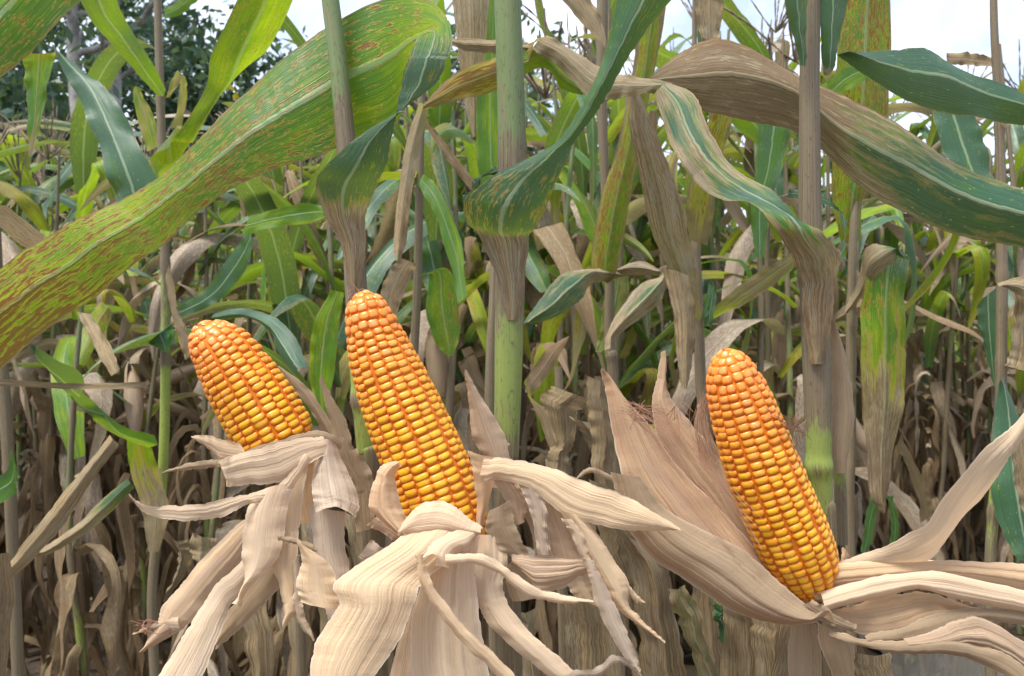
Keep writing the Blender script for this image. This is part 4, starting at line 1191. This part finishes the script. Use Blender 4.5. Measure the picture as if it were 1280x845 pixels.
pix_stalk(q, [(1240, -60, .88, 8), (1243, 40, .88, 9), (1249, 150, .88, 11), (1252, 300, .88, 13), (1252, 430, .88, 13), (1249, 560, .88, 13), (1241, 650, .88, 13), (1238, 760, .88, 13)], (.95, .95, .95, 1, 1, .95, .6, .2, .5, .9), (.3, .3, .3, .3, .3, .4, .8, 1, .6, .3),
          [(1249, 158, .88), (1252, 345, .88), (1251, 455, .88), (1240, 640, .88)])
leaf(q, [([(1182, 66, 1184, 80), (1215, 66, 1216, 82), (1247, 74, 1247, 84)], .9, dict(dry=1.0))])
leaf(q, [([(1256, 160, 1250, 152), (1290, 140, 1290, 110)], .87, dict(dry=.7))])
leaf(q, [([(1236, 358, 1240, 352), (1275, 345, 1278, 372), (1300, 345, 1300, 400)], (.84, .82), dict(dry=.85, bulge=.006)),
          ([(1262, 360, 1300, 360), (1268, 400, 1300, 400), (1262, 440, 1300, 448), (1254, 456, 1290, 462)], (.85, .86), dict(dry=.8, bulge=.012, crumple=.006))])
leaf(q, [([(1222, 378, 1248, 358), (1224, 410, 1250, 420), (1232, 440, 1250, 470), (1238, 470, 1250, 500)], .90, dict(tint=.0, dry=.05))])
leaf(q, [([(1248, 480, 1252, 470), (1238, 560, 1280, 540), (1236, 610, 1290, 600), (1255, 670, 1290, 660), (1272, 700, 1290, 705)], (.87, .82), dict(tint=.0, rust=.0, dry=[.1, .05, .05, .05, .05], bulge=.01)),
          ([(1262, 560, 1290, 540), (1268, 600, 1300, 600), (1280, 650, 1310, 650)], .80, dict(dry=.9))])
leaf(q, [([(1162, 120, 1200, 100), (1172, 165, 1226, 160), (1188, 205, 1240, 210), (1215, 240, 1246, 245)], (.92, .89), dict(tint=.0, rust=.05, dry=.04))])
q = plant('corn plant hidden behind the thickest green stalk, pale dry leaf hanging at the top', 612, 560, .95, CLOSE)
pix_stalk(q, [(618, -60, .98, 10), (622, 150, .96, 11), (618, 350, .95, 12), (612, 560, .95, 13)], (.8, .9, .9, .9, .9, .9), (.4,) * 6)
leaf(q, [([(562, -50, 620, -50), (566, 0, 615, 0), (572, 60, 612, 60), (580, 120, 606, 120), (590, 172, 596, 172)], .93, dict(dry=.70, tint=.8, bulge=.006))])
leaf(q, [([(614, -20, 624, -20), (606, 60, 624, 60), (596, 130, 630, 120), (596, 190, 632, 190), (602, 235, 630, 230), (612, 265, 622, 262)], .90, dict(tint=.5, rust=.15, dry=0.0, edgedry=.25))])
leaf(q, [([(680, -30, 720, -40), (712, 10, 736, -6), (738, 40, 752, 22), (756, 60, 758, 52)], .92, dict(dry=.9))])
q = plant('corn plant behind the tallest cob, narrow grey leaf hanging straight down', 520, 520, 1.2, CLOSE)
pix_stalk(q, [(528, 80, 1.2, 8), (525, 200, 1.2, 10), (522, 350, 1.2, 11), (515, 560, 1.2, 11)], (.8, .9, .9, .9, .9, .9), (.4,) * 6)
leaf(q, [([(524, 128, 536, 138), (508, 180, 524, 186), (498, 240, 516, 240), (492, 300, 508, 300), (494, 325, 500, 325)], (1.1, 1.05), dict(tint=.7, dry=[.3, .6, .9, 1, 1], bulge=.006))])
leaf(q, [([(516, 225, 526, 215), (470, 228, 474, 216), (440, 262, 452, 238)], (1.2, 1.05), dict(tint=.9, dry=.1, rust=.2)),
          ([(516, 225, 526, 215), (540, 260, 548, 236), (562, 330, 576, 300), (572, 380, 584, 370)], (1.2, 1.1), dict(tint=.45, dry=.0, rust=.1))])
leaf(q, [([(524, 140, 534, 150), (552, 190, 560, 182), (590, 240, 596, 230)], 1.25, dict(dry=.95, tint=.5, rust=.5))])
leaf(q, [([(500, 322, 522, 330), (486, 340, 512, 350), (476, 370, 500, 380), (484, 400, 494, 402)], 1.1, dict(dry=.95, tint=.4))])
leaf(q, [([(520, 346, 530, 342), (536, 345, 560, 336), (532, 385, 572, 370), (545, 430, 574, 420), (560, 445, 566, 445)], 1.12, dict(tint=.5, dry=.06, rust=.3))])
leaf(q, [([(414, 362, 430, 366), (394, 400, 424, 405), (386, 440, 420, 450), (388, 480, 414, 490), (398, 515, 408, 520)], 1.0, dict(tint=.55, rust=.25, dry=.05))])
leaf(q, [([(268, 392, 272, 400), (305, 385, 312, 398), (345, 398, 340, 418), (368, 420, 350, 445), (384, 460, 370, 468)], (1.2, 1.1), dict(tint=.0, dry=.05, bulge=.01))])
leaf(q, [([(302, 295, 312, 270), (340, 285, 345, 262), (390, 278, 385, 254), (416, 268, 415, 262)], (1.1, 1.05), dict(tint=.5, rust=.1))])
leaf(q, [([(220, 385, 228, 396), (258, 360, 270, 378), (290, 315, 305, 340), (310, 290, 318, 300)], 1.15, dict(tint=.08, dry=.0))])

# dry brown leaves of the shorter stems low in the middle
def low_plant(label, x, d, leaves, w=12):
    q = plant(label, x, 620, d, CLOSE)
    top = min(min(s[1] for s in st) for st, *_ in leaves)
    pix_stalk(q, [(x - 2, top - 12, d, w * .8), (x, top + 60, d, w), (x + 2, 700, d, w), (x + 4, 800, d, w)], (1,) * 6, (.4,) * 6)
    for st, dd, dry, *rest in leaves:
        leaf(q, [(st, dd, dict(dry=dry, tint=rest[0] if rest else .5, bulge=.010, crumple=.006, ruffle=.006, fray=.0015, pleat=.003, npleat=2, cols=17))],
             age=(0.0 if (rest and rest[0] == .8) else .15 + .6 * ((st[0][0] * 7) % 10) / 10))


low_plant('short dead corn stem between the middle cob and the brown husk, curled grey leaves', 700, .80, [
    ([(690, 482, 740, 500), (676, 500, 722, 520), (690, 550, 715, 556), (682, 580, 708, 590), (690, 630, 700, 630)], .78, 1),
    ([(712, 520, 742, 530), (730, 545, 760, 552), (748, 580, 770, 575)], .76, .9),
    ([(735, 470, 760, 480), (736, 520, 768, 520), (740, 570, 768, 570), (745, 640, 764, 640)], .74, 1),
    ([(735, 600, 770, 606), (752, 680, 790, 680), (770, 740, 800, 735), (790, 780, 800, 780)], .66, .9),
    ([(640, 760, 668, 760), (650, 800, 672, 800), (655, 890, 690, 890)], .62, .75)])
low_plant('short dead corn stem under the brown husk, wide limp leaves reaching the bottom edge', 812, .66, [
    ([(768, 655, 800, 680), (790, 720, 840, 720), (800, 790, 850, 790), (815, 890, 860, 890)], .64, 1),
    ([(836, 735, 852, 730), (846, 775, 872, 760), (868, 820, 890, 815), (890, 890, 905, 890)], .60, .42, .1),
    ([(862, 700, 890, 720), (868, 780, 900, 780), (880, 890, 910, 890)], .68, 1),
    ([(895, 745, 945, 755), (900, 790, 960, 800), (905, 890, 965, 890)], .62, .95),
    ([(888, 750, 900, 752), (894, 775, 904, 770), (900, 800, 906, 800)], .61, .1, .1),
    ([(700, 740, 760, 740), (705, 800, 770, 800), (712, 890, 775, 890)], .74, 1)])
low_plant('short dead corn stem below the butt of the right cob, grey leaves hanging from it', 960, .62, [
    ([(940, 770, 990, 775), (945, 810, 985, 810), (950, 890, 990, 890)], .60, 1),
    ([(975, 770, 1010, 780), (965, 830, 1000, 835), (960, 890, 990, 890)], .57, .95),
    ([(1060, 812, 1110, 815), (1070, 850, 1120, 850), (1080, 890, 1125, 890)], .62, 1)])
low_plant('dead corn stem under the smallest cob, narrow brown leaves', 372, .78, [
    ([(350, 640, 380, 650), (360, 720, 392, 720), (362, 800, 388, 800), (372, 880, 384, 880)], .80, .9),
    ([(430, 640, 470, 650), (440, 700, 475, 700), (450, 780, 480, 780), (462, 880, 478, 880)], .72, 1),
    ([(395, 745, 425, 745), (400, 800, 430, 800), (410, 890, 432, 890)], .70, .7),
    ([(240, 664, 270, 674), (238, 690, 268, 696), (250, 708, 262, 706)], .95, .8),
    ([(214, 672, 236, 674), (222, 692, 240, 692), (216, 722, 226, 724), (207, 748, 211, 749)], .94, .8),
    ([(300, 740, 330, 750), (310, 810, 345, 810), (322, 890, 340, 890)], .85, 1)])

# ------------------------------------------------------------------ the field
FIELD = 'corn plants standing in the field behind'
FLABEL = 'tall corn plant in the field, green above and withered brown below'
cells = []
rgp = np.random.default_rng(42)
y = 1.85
while y < 9.0:
    half = y * 0.66 + 0.35
    step = 0.19 if y < 4.2 else 0.27
    x = -half + rgp.uniform(0, step)
    while x < half:
        cells.append((x + rgp.normal() * 0.05, y + rgp.normal() * 0.09))
        x += step * rgp.uniform(0.8, 1.3)
    y += 0.30 if y < 4.2 else 0.5
cells.sort(key=lambda c: math.hypot(*c))


def pixel_x(x, y):
    return CX + FPX * x / y


def leaf_plan(rg, H, dry_to, ear=True):
    """Which leaf kind sits at which height."""
    plan = []
    z = 0.28
    side = rg.uniform(0, 6.28)
    while z < H - 0.06:
        rel = z
        if rel < dry_to:
            kind = 'dry' if rg.uniform() < .88 else 'pale'
        elif rel < dry_to + 0.22:
            kind = rg.choice(['pale', 'half', 'green'], p=[.36, .28, .36])
        else:
            kind = rg.choice(['green', 'half', 'pale', 'dry'], p=[.54, .22, .19, .05])
        plan.append((z, kind, side + rg.normal() * 0.35))
        if kind in ('dry', 'pale') and z < dry_to and rg.uniform() < .95:
            plan.append((z + 0.05, 'dry', side + 2 + rg.normal() * .8))
        side += math.pi
        z += 0.108 + 0.02 * rg.normal()
    return plan


def make_field_plant(x, y, rg, label, group):
    root = thing('corn_plant', label, 'corn plant', (x, y, 0), None, rg.uniform(0, 6.28))
    px = pixel_x(x, y)
    short = y < 2.3 and rg.uniform() < 0.55
    si = int(rg.integers(6, 8)) if short else int(rg.integers(0, 6))
    H, me = STALKS[si]
    lim = .22 if px < 450 else (.30 if px < 800 else .34)
    sc = min(rg.uniform(0.93, 1.07), (1.1 + lim * y * rg.uniform(.75, 1.15)) / H)
    short = short or sc < .75
    zone = ('left of the smallest cob' if px < 200 else 'behind the smallest cob' if px < 420 else 'behind the tallest cob' if px < 600 else
            'between the tallest and rightmost cobs' if px < 880 else 'behind the rightmost cob' if px < 1060 else 'right of the rightmost cob')
    rows = 'nearer' if y < 3.0 else 'farther'
    root['label'] = ('short corn stem with many withered brown leaves, %s rows, %s' if short else 'tall green-topped corn plant in the %s rows, %s') % (rows, zone)
    root['group'] = ('short withered stems, ' if short else 'tall corn plants, ') + rows + ' rows, ' + zone
    st = link('stalk', me, root)
    st.scale = (1, 1, sc)
    st.rotation_euler = (rg.normal() * 0.03, rg.normal() * 0.03, 0)
    for z, kind, az in leaf_plan(rg, H * sc, rg.uniform(.72, 0.98)):
        o = link('leaf', LIB[kind][rg.integers(len(LIB[kind]))], root, (0, 0, z))
        s = rg.uniform(.8, 1.1) * (0.75 + 0.25 * min(1, (H - z) / 0.5))
        o.color = (1 - float(rg.uniform(.3, 1.15)), 0.3 if rg.uniform() < .12 else 1.0, 1, 1) if kind == 'dry' else (1 - float(rg.uniform(0, .4)), float(rg.uniform(.15, 1.0)), 1, 1)
        o.scale = (s, s * (1 if rg.uniform() < .5 else -1), s)
        o.rotation_euler = (rg.normal() * .12, rg.normal() * .12, az)
    if not short:
        t = link('tassel', TASSELS[rg.integers(len(TASSELS))], root, (0, 0, H * sc - 0.02))
        t.rotation_euler = (0, 0, rg.uniform(0, 6))
    if rg.uniform() < .6:
        e = link('husked_ear', DRY_EARS[rg.integers(len(DRY_EARS))], root, (0.012, 0, rg.uniform(.75, 1.0)))
        e.rotation_euler = (0, rg.uniform(.15, .5) if rg.uniform() < .6 else rg.uniform(1.6, 2.6), rg.uniform(0, 6.28))
    return root


made = 0
rgf = np.random.default_rng(77)
rest = []
for (x, y) in cells:
    px = pixel_x(x, y)
    if (1060 < px < 1260 and y < 3.2 and rgf.uniform() < .9) or ditch(x, y) < .10:
        continue                                    # the thin spot by the puddle
    if px < 330 and y < 3.4 and rgf.uniform() < .35:
        continue
    if px > 780 and y < 3.5 and rgf.uniform() < .35:
        continue
    if made < 283:
        make_field_plant(x, y, rgf, FLABEL, FIELD)
        made += 1
    else:
        rest.append((x, y))

# rows farther off: one mass
rgq = np.random.default_rng(99)
y = 9.0
while y < 24:
    half = y * 0.68 + 0.5
    for x in np.arange(-half, half, 0.34 + 0.010 * y):
        rest.append((x + rgq.normal() * .06, y + rgq.normal() * .12))
    y += 0.75
mass, mage = Geo(), []
for (x, y) in rest:
    H = rgq.uniform(1.7, 2.2)
    z = np.array([0, H * .5, H])
    mass.tube(np.stack([x + 0 * z, y + 0 * z, z], -1), np.array([.011, .010, .004]), 4, .8, .4)
    mage += [.4] * 15
    for zz, kind, az in leaf_plan(rgq, H, 0.9):
        gsrc = LOW[kind][rgq.integers(len(LOW[kind]))]
        V = gsrc.v[0]
        ca, sa = math.cos(az), math.sin(az)
        W = np.stack([V[:, 0] * ca - V[:, 1] * sa + x, V[:, 0] * sa + V[:, 1] * ca + y, V[:, 2] + zz], -1)
        at = gsrc.at[0].copy()
        at[:, 1] = np.clip(at[:, 1] + rgq.uniform(-.3, .2), 0, 1)
        mage += [float(rgq.uniform(.1, 1) if kind == 'dry' else rgq.uniform(0, .4))] * len(W)
        mass.add(W, gsrc.f[0], gsrc.uv[0] + np.array([rgq.uniform(0, 50), 0]), at)
link('distant_corn_rows', mass.mesh('distant_corn_rows', M_LEAF, age=mage), kind='stuff')

# ------------------------------------------------------------------ fallen leaves on the soil
lit = Geo()
rgl = np.random.default_rng(5)
for k in range(1700):
    y = rgl.uniform(.7, 7.0)
    x = rgl.uniform(-1, 1) * (y * .72 + .2)
    if ditch(x, y) < .1:
        continue
    L, w, az = rgl.uniform(.06, .4), rgl.uniform(.004, .035), rgl.uniform(0, 6.28)
    n = 7
    t = np.linspace(-.5, .5, n)
    bend = rgl.uniform(-.6, .6)
    cx, cy = x + np.cos(az + bend * t) * t * L, y + np.sin(az + bend * t) * t * L
    cz = 0.03 + 0.03 * rgl.uniform(0, 1) + 0.03 * smooth_noise(rgl, n, 3) * (1 + L)
    ww = w * np.clip(1 - (2 * np.abs(t)) ** 3, .1, 1) / 2
    sx, sy = -np.sin(az) * ww, np.cos(az) * ww
    tl = rgl.uniform(-.02, .02)
    lit.sheet(np.stack([cx - sx, cy - sy, cz - tl], -1), np.stack([cx + sx, cy + sy, cz + tl], -1), rgl, bulge=.004, crumple=.004, cols=3, dry=1.0, tint=.5)
link('fallen_leaves', lit.mesh('fallen_leaves', M_LEAF), kind='stuff')

# ------------------------------------------------------------------ trees and bushes beyond the field
def tree(x, y, H, crown, mat, seed, label, name='broadleaf_tree', cat='tree', trunk_r=.12, nleaf=3500, leafs=.11, trunks=None, droop=0.0, group=None):
    rg = np.random.default_rng(seed)
    root = thing(name, label, cat, (x, y, 0), group)
    g = Geo()
    tips = []
    for (dx, lean, hh) in (trunks or [(0, 0.0, .8)]):
        n = 14
        t = np.linspace(0, 1, n)
        c = np.stack([dx + lean * t + .10 * smooth_noise(rg, n, 3), .1 * smooth_noise(rg, n, 3), H * hh * t], -1)
        g.tube(c, trunk_r * (1 - .7 * t), 10)
        for k in range(9):
            i = rg.integers(4, n - 1)
            az = rg.uniform(0, 6.28)
            Lb = rg.uniform(.25, .55) * H * .5
            m = 8
            u = np.linspace(0, 1, m)
            b = c[i] + np.stack([np.cos(az) * Lb * u, np.sin(az) * Lb * u, Lb * .7 * u ** 1.4], -1) + .05 * rg.normal(size=(m, 3)) * u[:, None]
            g.tube(b, trunk_r * .35 * (1 - .85 * u), 5)
            tips += [b[-1], b[-3], b[-4]]
    link('trunk', g.mesh('trunk', M_BARK), root)
    cz, rx, rz = crown
    clumps = []
    for k in range(70):
        p = rg.normal(size=3)
        p = p / np.linalg.norm(p) * rg.uniform(.35, 1.0)
        clumps.append(np.array((p[0] * rx, p[1] * rx, cz + p[2] * rz)))
    clumps += tips
    cl = np.array(clumps)
    k = rg.integers(0, len(cl), nleaf)
    size = rg.uniform(.12, .34, len(cl))[k] * rx / 1.6
    c = cl[k] + rg.normal(size=(nleaf, 3)) * size[:, None] * np.array((1, 1, .7))
    a = rg.normal(size=(nleaf, 3)); a[:, 2] -= droop
    a /= np.linalg.norm(a, axis=1)[:, None]
    b = np.cross(a, rg.normal(size=(nleaf, 3)))
    b /= np.linalg.norm(b, axis=1)[:, None]
    s = (leafs * rg.uniform(.6, 1.2, nleaf))[:, None]
    V = np.stack([c - a * s, c + b * s * .42, c + a * s, c - b * s * .42], 1).reshape(-1, 3)
    f = np.arange(nleaf * 4).reshape(-1, 4)
    g = Geo()
    g.add(V, f, np.zeros((len(V), 2)), np.zeros((len(V), 3)))
    link('crown', g.mesh('crown', mat, smooth=False), root)
    return root


def tx(px, y):
    return (px - CX) / FPX * y


TREES = 'trees beyond the field'
tree(tx(126, 12), 12, 8.6, (8.6, 1.8, 1.0), M_TREE1, 1, 'tall tree at far left with two pale grey trunks', trunk_r=.17, trunks=[(-.10, -.40, .9), (.20, .02, .92)], nleaf=4200, leafs=.11, group=TREES)
tree(tx(120, 18), 18, 7.0, (5.4, 3.2, 3.6), M_TREE1, 5, 'dark leafy tree right behind the two pale grey trunks', nleaf=13000, leafs=.13, group=TREES)
tree(tx(20, 15), 15, 6.5, (3.6, 2.6, 2.6), M_TREE1, 2, 'dark bushy tree filling the left edge behind the field', nleaf=8000, leafs=.16, group=TREES)
tree(tx(240, 17), 17, 8.2, (5.0, 2.6, 2.9), M_TREE1, 3, 'dark tree behind the arching yellow-green leaf', nleaf=9000, leafs=.13, group=TREES)
tree(tx(360, 20), 20, 7.0, (4.6, 2.4, 2.0), M_TREE1, 4, 'drooping palm-like tree right of the dark trees, mostly hidden by the huge folded leaf', nleaf=3500, leafs=.26, droop=1.0, group=TREES)
tree(tx(560, 18), 18, 8.5, (5.8, 2.0, 2.4), M_TREE1, 6, 'sparse tree behind the thickest green stalk, sky showing through', nleaf=2600, leafs=.15, group=TREES)
tree(tx(705, 19), 19, 8.2, (6.4, 2.2, 1.8), M_TREE1, 7, 'sparse tree with small sprigs against the sky, right of the thickest green stalk', nleaf=1700, leafs=.15, group=TREES)
tree(tx(470, 22), 22, 6.0, (3.2, 2.6, 2.0), M_TREE2, 8, 'mid green tree between the folded leaf and the thickest stalk', nleaf=5000, leafs=.17, group=TREES)
tree(tx(1150, 24), 24, 3.9, (1.9, 2.2, 1.7), M_TREE1, 9, 'low dark bush on the horizon near the right edge', 'bush', 'bush', .06, 6000, .15, group='bushes beyond the field')
tree(tx(985, 26), 26, 3.9, (2.0, 2.4, 1.7), M_TREE1, 10, 'low dark bush on the horizon behind the dry striped stalk', 'bush', 'bush', .06, 6000, .15, group='bushes beyond the field')
tree(tx(820, 27), 27, 4.2, (2.1, 2.6, 1.9), M_TREE1, 12, 'low dark bush on the horizon above the brown husk', 'bush', 'bush', .06, 6000, .15, group='bushes beyond the field')
tree(tx(640, 27), 27, 4.6, (2.3, 2.8, 2.1), M_TREE1, 13, 'low dark bush on the horizon behind the thickest stalk', 'bush', 'bush', .06, 6000, .15, group='bushes beyond the field')
tree(tx(1300, 27), 27, 4.0, (2.0, 2.4, 1.8), M_TREE1, 14, 'low dark bush on the horizon at the right edge', 'bush', 'bush', .06, 6000, .15, group='bushes beyond the field')

# a tangle of bare twigs at the left
root = thing('bare_bush', 'leafless tangle of arching grey twigs at the left edge', 'bush', (tx(30, 5.5), 5.5, 0))
g = Geo()
rgt = np.random.default_rng(12)
for k in range(46):
    n = 16
    t = np.linspace(0, 1, n)
    az = rgt.uniform(0, 6.28)
    L = rgt.uniform(.5, 1.2)
    h = rgt.uniform(1.6, 2.6)
    x0 = rgt.normal() * .25
    c = np.stack([x0 + np.cos(az) * L * t ** 1.4 + .05 * smooth_noise(rgt, n, 5), np.sin(az) * L * .6 * t ** 1.4 + .05 * smooth_noise(rgt, n, 5),
                  h * np.sin(t * rgt.uniform(1.5, 2.3)) + .04 * smooth_noise(rgt, n, 6)], -1)
    g.tube(c, .013 * (1 - .8 * t), 5)
link('twigs', g.mesh('twigs', M_TWIG), root)
